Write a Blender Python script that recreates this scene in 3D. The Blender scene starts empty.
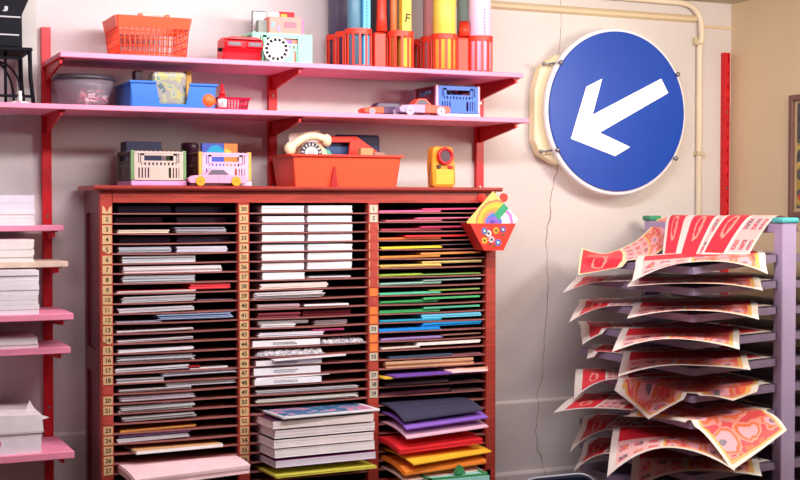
import bpy, bmesh, math, random
from mathutils import Vector, Matrix
random.seed(7)
S = bpy.context.scene
COL = S.collection
PI = math.pi
# ------------------------------------------------------------------ camera
FPX = 1308.0
YAW, PITCH = math.radians(24.3), math.radians(1.58)
CAM = Vector((0, -4.2, 1.5))
FW = Vector((math.sin(YAW)*math.cos(PITCH), math.cos(YAW)*math.cos(PITCH), -math.sin(PITCH)))
RT = Vector((math.cos(YAW), -math.sin(YAW), 0))
UP = RT.cross(FW)
cd = bpy.data.cameras.new('camera'); cam = bpy.data.objects.new('camera', cd); COL.objects.link(cam)
cd.sensor_width = 36; cd.lens = 36*FPX/800; cd.clip_start = .05
cam.matrix_world = Matrix(((RT.x, UP.x, -FW.x, CAM.x), (RT.y, UP.y, -FW.y, CAM.y), (RT.z, UP.z, -FW.z, CAM.z), (0, 0, 0, 1)))
S.camera = cam

def U(px, py, y):
    """world point that stands on the plane at distance y from the back wall"""
    r = FW + RT*((px-400)/FPX) - UP*((py-240)/FPX)
    return CAM + r*((y-CAM.y)/r.y)
def UX(px, y): return U(px, 200, y).x
def UZ(px, py, y): return U(px, py, y).z

# ------------------------------------------------------------------ materials
def lin(c):
    return tuple(((v/255)/12.92 if v/255 <= .04045 else ((v/255+.055)/1.055)**2.4) for v in c)
_m = {}
def mat(name, rgb, rough=.55, var=.06, scale=14, bump=0., metal=0., alpha=1., emit=0., spec=.4, trans=0., stretch=None):
    if name in _m: return _m[name]
    m = bpy.data.materials.new(name); m.use_nodes = True; nt = m.node_tree
    b = nt.nodes['Principled BSDF']; c = lin(rgb)
    b.inputs['Roughness'].default_value = rough; b.inputs['Metallic'].default_value = metal
    b.inputs['Specular IOR Level'].default_value = spec
    b.inputs['Alpha'].default_value = alpha
    if trans: b.inputs['Transmission Weight'].default_value = trans
    tc = nt.nodes.new('ShaderNodeTexCoord'); n = nt.nodes.new('ShaderNodeTexNoise')
    n.inputs['Scale'].default_value = scale; n.inputs['Detail'].default_value = 5
    src = tc.outputs['Object']
    if stretch:
        mp = nt.nodes.new('ShaderNodeMapping'); mp.inputs['Scale'].default_value = stretch
        nt.links.new(src, mp.inputs[0]); src = mp.outputs[0]
    nt.links.new(src, n.inputs['Vector'])
    r = nt.nodes.new('ShaderNodeValToRGB'); r.color_ramp.elements[0].position = .3; r.color_ramp.elements[1].position = .7
    r.color_ramp.elements[0].color = tuple(v*(1-var) for v in c)+(1,)
    r.color_ramp.elements[1].color = tuple(min(1, v*(1+var)) for v in c)+(1,)
    nt.links.new(n.outputs[0], r.inputs[0]); nt.links.new(r.outputs[0], b.inputs['Base Color'])
    if bump:
        bp = nt.nodes.new('ShaderNodeBump'); bp.inputs['Strength'].default_value = bump; bp.inputs['Distance'].default_value = .004
        nt.links.new(n.outputs[0], bp.inputs['Height']); nt.links.new(bp.outputs[0], b.inputs['Normal'])
    if emit:
        nt.links.new(r.outputs[0], b.inputs['Emission Color']); b.inputs['Emission Strength'].default_value = emit
    _m[name] = m
    return m

class NB:
    """tiny node builder"""
    def __init__(s, name, rough=.6):
        s.m = bpy.data.materials.new(name); s.m.use_nodes = True; s.nt = s.m.node_tree
        s.b = s.nt.nodes['Principled BSDF']; s.b.inputs['Roughness'].default_value = rough
        s.tc = s.nt.nodes.new('ShaderNodeTexCoord')
    def put(s, sock, v):
        if isinstance(v, (int, float)): sock.default_value = v
        elif isinstance(v, tuple): sock.default_value = v+(1,) if len(v) == 3 else v
        else: s.nt.links.new(v, sock)
    def f(s, op, a, b=0., c=0.):
        n = s.nt.nodes.new('ShaderNodeMath'); n.operation = op
        s.put(n.inputs[0], a); s.put(n.inputs[1], b); s.put(n.inputs[2], c); return n.outputs[0]
    def sep(s, v):
        n = s.nt.nodes.new('ShaderNodeSeparateXYZ'); s.nt.links.new(v, n.inputs[0]); return n.outputs
    def mix(s, fac, a, b):
        n = s.nt.nodes.new('ShaderNodeMix'); n.data_type = 'RGBA'
        s.put(n.inputs[0], fac); s.put(n.inputs[6], a); s.put(n.inputs[7], b); return n.outputs[2]
    def noise(s, vec, scale, detail=3, dist=0):
        n = s.nt.nodes.new('ShaderNodeTexNoise'); n.inputs['Scale'].default_value = scale; n.inputs['Detail'].default_value = detail
        n.inputs['Distortion'].default_value = dist
        if vec is not None: s.nt.links.new(vec, n.inputs['Vector'])
        return n.outputs[0]
    def ramp(s, fac, stops, const=True):
        n = s.nt.nodes.new('ShaderNodeValToRGB'); cr = n.color_ramp
        cr.interpolation = 'CONSTANT' if const else 'LINEAR'
        while len(cr.elements) < len(stops): cr.elements.new(.5)
        for e, (p, c) in zip(cr.elements, stops): e.position = p; e.color = lin(c)+(1,)
        s.put(n.inputs[0], fac); return n.outputs[0]
    def rect(s, u, v, u0, u1, v0, v1):
        a = s.f('MULTIPLY', s.f('GREATER_THAN', u, u0), s.f('LESS_THAN', u, u1))
        b = s.f('MULTIPLY', s.f('GREATER_THAN', v, v0), s.f('LESS_THAN', v, v1))
        return s.f('MULTIPLY', a, b)

PAPERW = (246, 240, 238)
def print_mat(name, panels, icons, psy, border=.06, cream=(244, 236, 230), redin=None):
    """screen print laid out in the sheet's own u, v: red text panels, icon blocks and a swirling part"""
    k = NB(name, .5); uv = k.tc.outputs['UV']; o = k.sep(uv); u, v = o[0], o[1]
    col = lin(cream)
    # swirling part
    if psy:
        u0, u1 = psy
        cx = k.f('SUBTRACT', k.f('PINGPONG', k.f('MULTIPLY', k.f('SUBTRACT', u, u0), 1.6/(u1-u0)), .5), .25)
        cy = k.f('SUBTRACT', k.f('PINGPONG', k.f('MULTIPLY', v, 1.4), .5), .22)
        d = k.f('SQRT', k.f('ADD', k.f('MULTIPLY', cx, cx), k.f('MULTIPLY', k.f('MULTIPLY', cy, cy), .7)))
        d = k.f('ADD', d, k.f('MULTIPLY', k.noise(uv, 2.6, 2, .8), .6))
        c = k.ramp(k.f('FRACT', k.f('MULTIPLY', d, 1.7)), [(0, (245, 120, 80)), (.10, (248, 150, 178)), (.36, (242, 100, 104)), (.46, (138, 130, 152)), (.54, (248, 176, 190)), (.74, (244, 118, 72)), (.82, (244, 160, 150)), (.88, (236, 84, 92))])
        edge = k.rect(u, v, u0, u1-.0, .07, .93)
        inner = k.rect(u, v, u0+.02, u1-.03, .11, .89)
        c = k.mix(inner, lin((246, 190, 110)), c)
        col = k.mix(edge, col, c)
    for (u0, u1) in icons:
        col = k.mix(k.rect(u, v, u0, u1, .07, .93), col, lin((248, 196, 198)))
        gu = k.f('FRACT', k.f('MULTIPLY', k.f('SUBTRACT', u, u0), 3/(u1-u0))); gv = k.f('FRACT', k.f('MULTIPLY', v, 4.))
        cell = k.f('MULTIPLY', k.rect(gu, gv, .2, .8, .22, .78), k.f('GREATER_THAN', k.noise(uv, 60, 2), .44))
        cell = k.f('MULTIPLY', cell, k.rect(u, v, u0+.005, u1-.005, .1, .9))
        ic = k.ramp(k.noise(uv, 9, 1), [(0, (110, 90, 110)), (.42, (238, 75, 95)), (.55, (236, 90, 100)), (.62, (246, 160, 90))])
        col = k.mix(cell, col, ic)
    for (u0, u1) in panels:
        col = k.mix(k.rect(u, v, u0, u1, .06, .94), col, lin((238, 46, 66)))
        um = (u0+u1)/2; w = u1-u0
        du = k.f('MULTIPLY', k.f('SUBTRACT', u, um), 1/w); dv = k.f('SUBTRACT', v, .36)
        r = k.f('SQRT', k.f('ADD', k.f('MULTIPLY', du, du), k.f('MULTIPLY', k.f('MULTIPLY', dv, dv), 1.6)))
        ring = k.f('LESS_THAN', k.f('ABSOLUTE', k.f('SUBTRACT', k.f('ADD', r, k.f('MULTIPLY', k.noise(uv, 30, 1), .08)), .21)), .03)
        star = k.f('LESS_THAN', k.f('ABSOLUTE', k.f('SUBTRACT', du, k.f('MULTIPLY', k.noise(uv, 22, 2), .2))), .03)
        star = k.f('MULTIPLY', star, k.rect(u, v, u0, u1, .25, .47))
        line = k.f('MULTIPLY', k.rect(u, v, u0+.2*w, u1-.2*w, .62, .86), k.f('GREATER_THAN', k.f('FRACT', k.f('MULTIPLY', v, 9.)), .62))
        line = k.f('MULTIPLY', line, k.f('GREATER_THAN', k.noise(uv, 70, 1), .45))
        mk_ = k.f('MAXIMUM', k.f('MAXIMUM', ring, star), line)
        col = k.mix(k.f('MULTIPLY', mk_, .75), col, lin((252, 190, 170)))
    if redin: col = k.mix(k.rect(u, v, redin[0], redin[1], redin[2], .94), col, lin((226, 40, 58)))
    k.put(k.b.inputs['Base Color'], col)
    return k.m

# ------------------------------------------------------------------ mesh helpers
def BM(): return bmesh.new()
def box(bm, x0, x1, y0, y1, z0, z1, mi=0):
    v = [bm.verts.new(p) for p in ((x0,y0,z0),(x1,y0,z0),(x1,y1,z0),(x0,y1,z0),(x0,y0,z1),(x1,y0,z1),(x1,y1,z1),(x0,y1,z1))]
    for f in ((3,2,1,0),(4,5,6,7),(0,1,5,4),(1,2,6,5),(2,3,7,6),(3,0,4,7)):
        bm.faces.new([v[i] for i in f]).material_index = mi
    return v
def rbox(bm, x0, x1, y0, y1, z0, z1, r=.004, seg=2):
    t = BM(); box(t, x0, x1, y0, y1, z0, z1)
    bmesh.ops.bevel(t, geom=t.edges[:], offset=r, segments=seg, profile=.5, affect='EDGES')
    join(bm, t)
def join(bm, t, M=None):
    me = bpy.data.meshes.new('tmp'); t.to_mesh(me); t.free()
    if M is not None: me.transform(M)
    bm.from_mesh(me); bpy.data.meshes.remove(me)
def tri(bm): pass
def prism(bm, pts, y0, y1, bev=0., axis='y', mi=0):
    """closed outline extruded along an axis; pts are (x,z) for y, (y,z) for x, (x,y) for z"""
    t = BM()
    def P(p, d): return {'y': (p[0], d, p[1]), 'x': (d, p[0], p[1]), 'z': (p[0], p[1], d)}[axis]
    a = [t.verts.new(P(p, y0)) for p in pts]; b = [t.verts.new(P(p, y1)) for p in pts]
    t.faces.new(a); t.faces.new(b[::-1]); n = len(pts)
    for i in range(n): t.faces.new((a[i], b[i], b[(i+1) % n], a[(i+1) % n]))
    bmesh.ops.recalc_face_normals(t, faces=t.faces[:])
    if bev: bmesh.ops.bevel(t, geom=t.edges[:], offset=bev, segments=2, profile=.5, affect='EDGES')
    for f in t.faces: f.material_index = mi
    join(bm, t)
def cyl(bm, p0, p1, r0, r1=None, seg=20, cap=True, mi=0):
    p0, p1 = Vector(p0), Vector(p1); r1 = r0 if r1 is None else r1
    d = (p1-p0).normalized(); a = d.orthogonal().normalized(); b = d.cross(a)
    A = []; B = []
    for i in range(seg):
        t = 2*PI*i/seg; w = a*math.cos(t)+b*math.sin(t)
        A.append(bm.verts.new(p0+w*r0)); B.append(bm.verts.new(p1+w*r1))
    for i in range(seg):
        f = bm.faces.new((A[i], A[(i+1) % seg], B[(i+1) % seg], B[i])); f.smooth = seg > 8; f.material_index = mi
    if cap:
        bm.faces.new(A[::-1]).material_index = mi; bm.faces.new(B).material_index = mi
def pipe(bm, pts, r, seg=8):
    pts = [Vector(p) for p in pts]; rings = []
    ref = None
    for i, p in enumerate(pts):
        d = (pts[min(i+1, len(pts)-1)]-pts[max(i-1, 0)]).normalized()
        if ref is None: ref = d.orthogonal().normalized()
        a = (ref-d*ref.dot(d)).normalized(); ref = a; b = d.cross(a)
        rings.append([bm.verts.new(p+(a*math.cos(2*PI*k/seg)+b*math.sin(2*PI*k/seg))*r) for k in range(seg)])
    for q in range(len(rings)-1):
        for k in range(seg):
            f = bm.faces.new((rings[q][k], rings[q][(k+1) % seg], rings[q+1][(k+1) % seg], rings[q+1][k])); f.smooth = True
    bm.faces.new(rings[0][::-1]); bm.faces.new(rings[-1])
def lathe(bm, c, prof, seg=32, axis=(0, 0, 1), mi=0):
    """profile of (radius, height) spun round an axis through c"""
    c = Vector(c); d = Vector(axis).normalized(); a = d.orthogonal().normalized(); b = d.cross(a); rings = []
    for (r, h) in prof:
        rings.append([bm.verts.new(c+d*h+(a*math.cos(2*PI*k/seg)+b*math.sin(2*PI*k/seg))*max(r, 1e-4)) for k in range(seg)])
    for q in range(len(rings)-1):
        for k in range(seg):
            f = bm.faces.new((rings[q][k], rings[q][(k+1) % seg], rings[q+1][(k+1) % seg], rings[q+1][k])); f.smooth = True; f.material_index = mi
    bm.faces.new(rings[0][::-1]).material_index = mi; bm.faces.new(rings[-1]).material_index = mi
def ball(bm, c, r, sc=(1, 1, 1), u=20, v=14):
    bmesh.ops.create_uvsphere(bm, u_segments=u, v_segments=v, radius=r, matrix=Matrix.Translation(c) @ Matrix.Diagonal((*sc, 1)))
    for f in bm.faces: f.smooth = True
def frame_grid(bm, x0, x1, y0, y1, z0, z1): box(bm, x0, x1, y0, y1, z0, z1)

def rootloc(o):
    v = Vector((0, 0, 0))
    while o is not None: v += o.location; o = o.parent
    return v
def mk(name, bm, m, parent=None, base=None):
    """one mesh object from a bmesh given in world space"""
    bmesh.ops.recalc_face_normals(bm, faces=bm.faces[:])
    me = bpy.data.meshes.new(name); bm.to_mesh(me); bm.free()
    for x in (m if isinstance(m, (list, tuple)) else [m]): me.materials.append(x)
    o = bpy.data.objects.new(name, me); COL.objects.link(o)
    if parent is not None:
        off = rootloc(parent); o.parent = parent
    else:
        if base is None:
            if len(me.vertices):
                xs = [v.co for v in me.vertices]
                base = Vector(((min(v.x for v in xs)+max(v.x for v in xs))/2, (min(v.y for v in xs)+max(v.y for v in xs))/2, min(v.z for v in xs)))
            else: base = Vector((0, 0, 0))
        off = Vector(base); o.location = off
    me.transform(Matrix.Translation(-off))
    return o
def tag(o, label, cat, group=None, kind=None):
    o['label'] = label; o['category'] = cat
    if group: o['group'] = group
    if kind: o['kind'] = kind
    return o
def thing(name, label, cat, loc, group=None):
    o = bpy.data.objects.new(name, None); COL.objects.link(o); o.location = loc; o.empty_display_size = .05
    return tag(o, label, cat, group)
def one(name, bm, m, label, cat, group=None): return tag(mk(name, bm, m), label, cat, group)
def struct(name, bm, m):
    o = mk(name, bm, m, base=(0, 0, 0)); o['kind'] = 'structure'; return o
def text_bm(s, size):
    cu = bpy.data.curves.new('t', 'FONT'); cu.body = s; cu.size = size; cu.align_x = 'CENTER'; cu.align_y = 'CENTER'; cu.extrude = .0002
    cu.resolution_u = 3; cu.offset = size*.018
    o = bpy.data.objects.new('t', cu); COL.objects.link(o); bpy.context.view_layer.update()
    me = bpy.data.meshes.new_from_object(o.evaluated_get(bpy.context.evaluated_depsgraph_get()))
    bpy.data.objects.remove(o); bpy.data.curves.remove(cu)
    return me
def put_text(bm, s, size, M, mi=0):
    me = text_bm(s, size); me.transform(M); n = len(bm.faces); bm.from_mesh(me); bpy.data.meshes.remove(me)
    bm.faces.ensure_lookup_table()
    for f in bm.faces[n:]: f.material_index = mi
FACE = Matrix.Rotation(PI/2, 4, 'X')           # lettering that faces the room
def at(x, y, z): return Matrix.Translation((x, y, z))

def catmull(P, n):
    P = [Vector(p) for p in P]; out = []
    for i in range(n+1):
        t = i/n*(len(P)-1); k = min(int(t), len(P)-2); f = t-k
        a, b, c, d = P[max(k-1, 0)], P[k], P[k+1], P[min(k+2, len(P)-1)]
        out.append(.5*((2*b)+(c-a)*f+(2*a-5*b+4*c-d)*f*f+(3*b-a-3*c+d)*f**3))
    return out
def grid_sheet(rows, th=.0012, flip=False):
    """a sheet of paper through rows of points (v rows, u along the row), with uv and thickness"""
    bm = BM(); uvl = bm.loops.layers.uv.new('UVMap'); nv = len(rows); nu = len(rows[0])
    G = [[bm.verts.new(p) for p in r] for r in rows]
    for j in range(nv-1):
        for i in range(nu-1):
            f = bm.faces.new((G[j][i], G[j][i+1], G[j+1][i+1], G[j+1][i])); f.smooth = True
            for l, (a, b) in zip(f.loops, ((i, j), (i+1, j), (i+1, j+1), (i, j+1))):
                uu = a/(nu-1); l[uvl].uv = ((1-uu) if flip else uu, b/(nv-1))
    bmesh.ops.recalc_face_normals(bm, faces=bm.faces[:])
    bm.normal_update()
    if sum(f.normal.z for f in bm.faces) < 0: bmesh.ops.reverse_faces(bm, faces=bm.faces[:])
    G2 = bmesh.ops.duplicate(bm, geom=bm.verts[:]+bm.edges[:]+bm.faces[:])
    nf = [g for g in G2['geom'] if isinstance(g, bmesh.types.BMFace)]; nvs = [g for g in G2['geom'] if isinstance(g, bmesh.types.BMVert)]
    bmesh.ops.reverse_faces(bm, faces=nf)
    for v in nvs: v.co.z -= th
    for f in nf: f.material_index = 1
    return bm
def sheet_obj(bm, mats):
    me = bpy.data.meshes.new('screen_print'); bm.to_mesh(me); bm.free()
    for x in mats: me.materials.append(x)
    zs = [v.co for v in me.vertices]; base = sum(zs, Vector())/len(zs)
    base.z = min(v.z for v in zs); me.transform(Matrix.Translation(-base))
    o = bpy.data.objects.new('screen_print', me); COL.objects.link(o); o.location = base
    return o

# ------------------------------------------------------------------ palette
PINK = mat('pink_paint', (242, 146, 178), .5, .05, 9)
REDP = mat('red_paint', (205, 24, 36), .4, .08, 22)
WOOD = mat('mahogany', (164, 58, 50), .38, .22, 6, .08, stretch=(3, 3, 30))
WOODH = mat('mahogany_rail', (176, 66, 56), .36, .22, 6, .08, stretch=(2, 10, 30))
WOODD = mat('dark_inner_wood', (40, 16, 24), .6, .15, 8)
BOARD = mat('board', (160, 96, 92), .6, .15, 16)
BLACK = mat('black_plastic', (20, 20, 28), .6, .1, spec=.1)
WHITE = mat('white_plastic', (238, 234, 232), .4, .03)
STEEL = mat('steel', (170, 170, 175), .3, .05, 30, metal=.9)
ORANGE = mat('orange_plastic', (248, 84, 48), .4, .05)
TOMATO = mat('tomato_plastic', (240, 62, 42), .4, .05)
RED = mat('red_plastic', (214, 26, 40), .3, .05)
MINT = mat('mint_plastic', (140, 212, 184), .4, .05)
PAPER = mat('paper', (238, 232, 234), .75, .03, 30)
LILAC = mat('lilac_enamel', (178, 160, 200), .42, .05, 6)
TRAYM = mat('tray_metal', (136, 120, 150), .45, .06, 8)

# ------------------------------------------------------------------ room
XR = 3.335; ZC = 2.29
k = NB('wall_plaster', .75); p = k.tc.outputs['Object']; o = k.sep(p)
cr = k.f('ADD', k.f('ADD', 2.505, k.f('MULTIPLY', k.f('SUBTRACT', k.noise(p, 3.2, 6), .5), .14)), k.f('MULTIPLY', k.f('SUBTRACT', o[2], 1.4), .055))
crack = k.f('LESS_THAN', k.f('ABSOLUTE', k.f('SUBTRACT', o[0], cr)), k.f('MULTIPLY', k.noise(p, 14, 2), .0026))
base = k.ramp(k.noise(p, 2.2, 5), [(.3, (211, 203, 203)), (.7, (221, 214, 213))], False)
fleck = k.f('GREATER_THAN', k.noise(p, 26, 2), .78)
k.put(k.b.inputs['Base Color'], k.mix(crack, k.mix(fleck, base, lin((205, 180, 165))), lin((150, 128, 116))))
bp = k.nt.nodes.new('ShaderNodeBump'); bp.inputs['Strength'].default_value = .25; bp.inputs['Distance'].default_value = .006
k.put(bp.inputs['Height'], k.f('ADD', k.noise(p, 60, 5), k.noise(p, 7, 3))); k.put(k.b.inputs['Normal'], bp.outputs[0])
WALL = k.m
WALLR = mat('wall_cream', (222, 202, 170), .75, .03, 3, .1)
CEIL = mat('ceiling_paint', (196, 190, 168), .85, .04, 4)
b = BM(); box(b, -3.2, XR+.1, 0, .1, 0, ZC); struct('wall_back', b, WALL)
b = BM(); box(b, XR, XR+.1, -6, 0, 0, ZC); struct('wall_right', b, WALLR)
b = BM(); box(b, -1.6, -1.5, -6, 0, 0, ZC); struct('wall_left_blocker', b, WALL)  # unseen wall, added to block world light from the left
b = BM(); box(b, -3.2, XR+.1, -6, .1, -.08, 0); struct('floor', b, mat('floor_boards', (120, 92, 76), .5, .2, 5, .05, stretch=(12, 1, 1)))
b = BM(); box(b, -3.2, XR+.1, -6, .1, ZC, ZC+.08); struct('ceiling', b, CEIL)
b = BM(); prism(b, [(0, .1), (-.014, .1), (-.014, .768), (-.010, .774), (0, .777)], -3.2, XR, axis='x'); struct('trim_1', b, WALL)
b = BM(); prism(b, [(-.013, 0), (-.032, 0), (-.032, .508), (-.026, .516), (-.013, .518)], -3.2, XR, axis='x'); struct('baseboard_back', b, WALL)
b = BM(); prism(b, [(0, 2.205), (-.02, 2.212), (-.022, 2.222), (-.012, 2.232), (0, 2.236)], 2.05, 3.155, axis='x'); struct('trim_2', b, WALLR)
b = BM(); prism(b, [(0, 2.188), (-.005, 2.19), (-.005, 2.198), (0, 2.2)], 3.19, XR, axis='x'); struct('trim_3', b, WALLR)
b = BM(); box(b, .585, .645, -.05, 0, 1.795, ZC); struct('trim_4', b, mat('boxing_paint', (206, 208, 200), .6, .03))
# cream conduit that bends down beside the sign
b = BM(); pts = [(2.55, -.02, 2.279), (2.9, -.02, 2.279), (3.08, -.02, 2.277)]
for a in range(0, 91, 10): pts.append((3.09+.085*math.sin(math.radians(a)), -.02, 2.19+.085*math.cos(math.radians(a))))
pts += [(3.178, -.02, 2.15), (3.172, -.014, 2.11), (3.172, -.014, .05)]
pipe(b, pts, .0115, 10)
cond = mk('cable_conduit', b, mat('conduit', (234, 220, 198), .45, .04)); tag(cond, 'cream painted conduit bending down the wall right of the round sign', 'pipe')
b = BM(); box(b, 3.148, 3.164, -.018, 0, 2.128, 2.146); box(b, 3.148, 3.178, -.028, 0, 2.118, 2.128); mk('pipe_clip', b, mat('clip', (206, 190, 160), .5), cond)
b = BM(); box(b, 3.155, 3.19, -.03, 0, 1.69, 1.705); mk('pipe_clip', b, _m['clip'], cond)

# ------------------------------------------------------------------ red shelf uprights with brackets
def upright(x, z0, z1, label, brackets):
    T = thing('shelf_upright', label, 'shelf upright', (x, 0, z0), 'red slotted shelf uprights')
    b = BM(); w = .014
    box(b, x-w, x+w, -.004, 0, z0, z1); box(b, x-w, x-w+.006, -.022, -.004, z0, z1); box(b, x+w-.006, x+w, -.022, -.004, z0, z1); box(b, x-w+.006, x+.003, -.0215, -.004, z0, z1)
    n = int((z1-z0)/.05)
    for i in range(n):
        z = z0+.02+i*.05
        if not brackets: box(b, x+.003, x+w-.006, -.021, -.014, z, z+.034)
    if brackets: box(b, x+.003, x+w-.006, -.0215, -.004, z0, z1)
    mk('channel', b, REDP, T)
    b = BM()
    for i in range(n):
        if i % 6 == 1: cyl(b, (x, -.024, z0+.012+i*.05), (x, -.016, z0+.012+i*.05), .004, seg=8)
    mk('screws', b, STEEL, T)
    for (z, d, drop) in brackets:
        b = BM()
        t = .0125
        prism(b, [(-.016, z-.001), (-d, z-.001), (-d, z-.016), (-.03, z-drop), (-.016, z-drop)], x-.004, x+.004, axis='x')
        box(b, x-t, x+t, -d, -.016, z-.004, z-.0005)
        mk('bracket', b, REDP, T)
    return T
LS = [(1.428, .15, .012), (1.321, .22, .012), (1.170, .30, .014), (1.066, .25, .014), (.761, .30, .016)]   # small side shelves: centre z, depth, half thickness
UST, LST = 1.945, 1.792
upright(.678, .2, 2.05, 'red slotted shelf upright at left beside the paper shelves', [(UST-.016, .28, .05), (LST-.016, .28, .055)]+[(z-h*.6-.0035, d*.9, .03) for z, d, h in LS])
upright(1.42, .6, 2.0, 'red shelf upright behind the tomato red tote', [(UST-.016, .285, .05), (LST-.016, .285, .05)])
upright(2.2035, .6, 2.0, 'red shelf upright at right end of the long pink shelves', [(UST-.016, .285, .055), (LST-.016, .285, .055)])
upright(3.30, .3, 2.095, 'bare red slotted upright in the corner right of the round sign', [])
# boards
def board(x0, x1, d, zt, th, label, m=PINK, grp='long pink wall shelves'):
    b = BM(); rbox(b, x0, x1, -d, -.026, zt-th, zt, .002, 1); return one('shelf_board', b, m, label, 'shelf', grp)
board(.672, 2.222, .302, UST, .0155, 'upper long pink shelf carrying the orange basket and cardboard tubes')
board(-.3, 2.246, .302, LST, .0155, 'lower long pink shelf carrying the glass bowl and toy cars')
ln = ['uppermost of the small pink shelves at left, under two white paper blocks', 'small plywood edged shelf at left, second from the top', 'small pink shelf at left under the tallest white paper pile', 'small pink shelf at left under one thin paper ream', 'lowest small pink shelf at left carrying a white lidded box']
PLY = mat('ply_edge', (214, 190, 172), .6, .12, 30)
for i, (z, d, h) in enumerate(LS):
    board(.1, .706, d, z+h*.6, h*1.2+.003, ln[i], PLY if i == 1 else PINK, 'small paper shelves at left')

# ------------------------------------------------------------------ stacks of paper
def stack_bm(x0, x1, yf, depth, z0, h, n=None, jit=.003, rot=0., droop=0., tilt=0., edge=None, mi_top=0, side=0.):
    """n layers of sheets, each nudged; rot turns the stack, droop lets the overhanging front sag"""
    n = n or max(1, min(9, int(h/.0022)))
    b = BM(); cx, cy = (x0+x1)/2, yf+depth/2; t = h/n
    ny = 10 if droop else 1
    for i in range(n):
        dx, dy = random.uniform(-jit, jit), random.uniform(-jit, jit)*1.2
        a = rot+random.uniform(-jit, jit)*1.5; ca, sa = math.cos(a), math.sin(a)
        lo, hi = z0+i*t, z0+(i+1)*t-(t*.03 if i < n-1 else 0)
        rings = []
        for j in range(ny+1):
            yy = yf+dy+depth*j/ny
            row = []
            for xx in (x0+dx, x1+dx):
                X = cx+(xx-cx)*ca-(yy-cy)*sa; Y = cy+(xx-cx)*sa+(yy-cy)*ca
                dz = 0
                if droop:
                    q = max(0, (-.262-Y)); dz = -droop*q*q/.0169
                dz += tilt*(xx-x0)/(x1-x0)+side*(xx-x0)
                row.append((X, Y, dz))
            rings.append(row)
        V = [[b.verts.new((X, Y, zz+dz)) for zz in (lo, hi) for (X, Y, dz) in r] for r in rings]  # l0 r0 l1 r1
        for j in range(ny):
            p, q = V[j], V[j+1]
            for f in ((p[0], q[0], q[1], p[1]), (p[2], p[3], q[3], q[2]), (p[0], p[2], q[2], q[0]), (p[1], q[1], q[3], p[3])):
                b.faces.new(f)
        b.faces.new((V[0][0], V[0][1], V[0][3], V[0][2])); b.faces.new((V[-1][0], V[-1][2], V[-1][3], V[-1][1]))
        if mi_top and i == n-1:
            b.faces.ensure_lookup_table()
    return b
def cmat(rgb): return mat('paper_%d_%d_%d' % rgb, rgb, .7, .05, 24)

# side shelves: white paper
def ream(shelf, xr, z0, z1, label, rgb=(238, 234, 240), w=.3, n=6, d=None):
    z, dd, h = LS[shelf]; zt = z+h*.6; yf = -dd+.012
    x1 = UX(xr, yf)
    bb = stack_bm(x1-w, x1, yf, min(.21, dd-.03), zt+z0, z1-z0, n, .0022)
    return one('paper_ream', bb, cmat(rgb), label, 'paper stack', 'white paper on the small side shelves')
ream(0, 35, 0, .044, 'white paper block with rounded corner, lower of the two on the top small shelf', (244, 236, 240), n=4)
ream(0, 34.5, .0442, .091, 'faintly lilac white paper block, upper of the two on the top small shelf', (232, 226, 242), n=2)
ream(1, 33.5, 0, .066, 'cream white paper pile on the plywood edged shelf', (240, 230, 228), n=9)
ream(2, 38, 0, .128, 'tallest white paper pile on the third small shelf at left', (236, 230, 238), n=9)
ream(3, 37, 0, .032, 'thin white paper ream on the fourth small shelf at left', (238, 232, 240), n=3)
# lidded box on the lowest shelf
zb = .761+.016*.6; yb = -.285; xb = UX(39.5, yb)
T = thing('carton', 'white cardboard box with loose lid flaps on the lowest small pink shelf', 'box', (xb-.15, yb+.12, zb))
b = BM(); box(b, xb-.3, xb, yb, yb+.24, zb, zb+.062); mk('body', b, cmat((240, 232, 244)), T)
b = BM(); box(b, xb-.305, xb+.004, yb-.005, yb+.245, zb+.06, zb+.064); prism(b, [(xb-.305, zb+.064), (xb+.006, zb+.064), (xb+.001, zb+.112), (xb-.305, zb+.122)], yb-.006, yb+.246); mk('lid', b, cmat((244, 238, 244)), T)
for pts, yq in (([(xb-.03, zb+.112), (xb, zb+.11), (xb-.018, zb+.142)], yb+.1), ([(xb+.004, zb+.085), (xb+.034, zb+.092), (xb+.004, zb+.104)], yb+.06), ([(xb+.002, zb+.062), (xb+.012, zb+.06), (xb-.0, zb+.07)], yb+.01)):
    b = BM(); prism(b, pts, yq, yq+.002); mk('flap', b, cmat((226, 218, 224)), T)
b = BM()
cyl(b, (xb-.128, yb-.0005, zb+.033), (xb-.128, yb+.0002, zb+.033), .015, seg=20); mk('sticker', b, mat('sticker_pink', (226, 130, 160), .5), T)

# ------------------------------------------------------------------ machine on a wire stand (upper left)
ys = -.25; zs0 = LST
xr = UX(34, ys); zt = UZ(20, 47, ys)
T = thing('wire_stand', 'black wire stand on the lower long shelf, carrying the black machine', 'stand', (xr-.14, ys+.1, zs0))
b = BM(); rbox(b, xr-.34, xr, ys, ys+.2, zt-.012, zt, .003, 1); mk('top_frame', b, BLACK, T)
for dx, dy in ((-.008, .008), (-.008, .19), (-.33, .008), (-.33, .19)):
    b = BM(); pipe(b, [(xr+dx, ys+dy, zt-.01), (xr+dx+.002, ys+dy, zt-.09), (xr+dx+.010, ys+dy, zs0)], .006, 8); mk('leg', b, BLACK, T)
b = BM(); x6 = UX(6.5, ys+.05); pipe(b, [(x6, ys+.05, zt-.012), (x6, ys+.05, zs0+.004)], .0045, 6); mk('brace', b, BLACK, T)
b = BM(); pipe(b, [(xr-.33, ys+.01, zs0+.024), (xr-.002, ys+.01, zs0+.024)], .0045, 6); mk('brace', b, BLACK, T)
b = BM(); pipe(b, [(xr-.33, ys+.01, zt-.032), (xr-.03, ys+.01, zt-.032)], .004, 6); mk('brace', b, BLACK, T)
ymm = -.24
def V(px, py): p = U(px, py, ymm); return (p.x, p.z)
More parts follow.
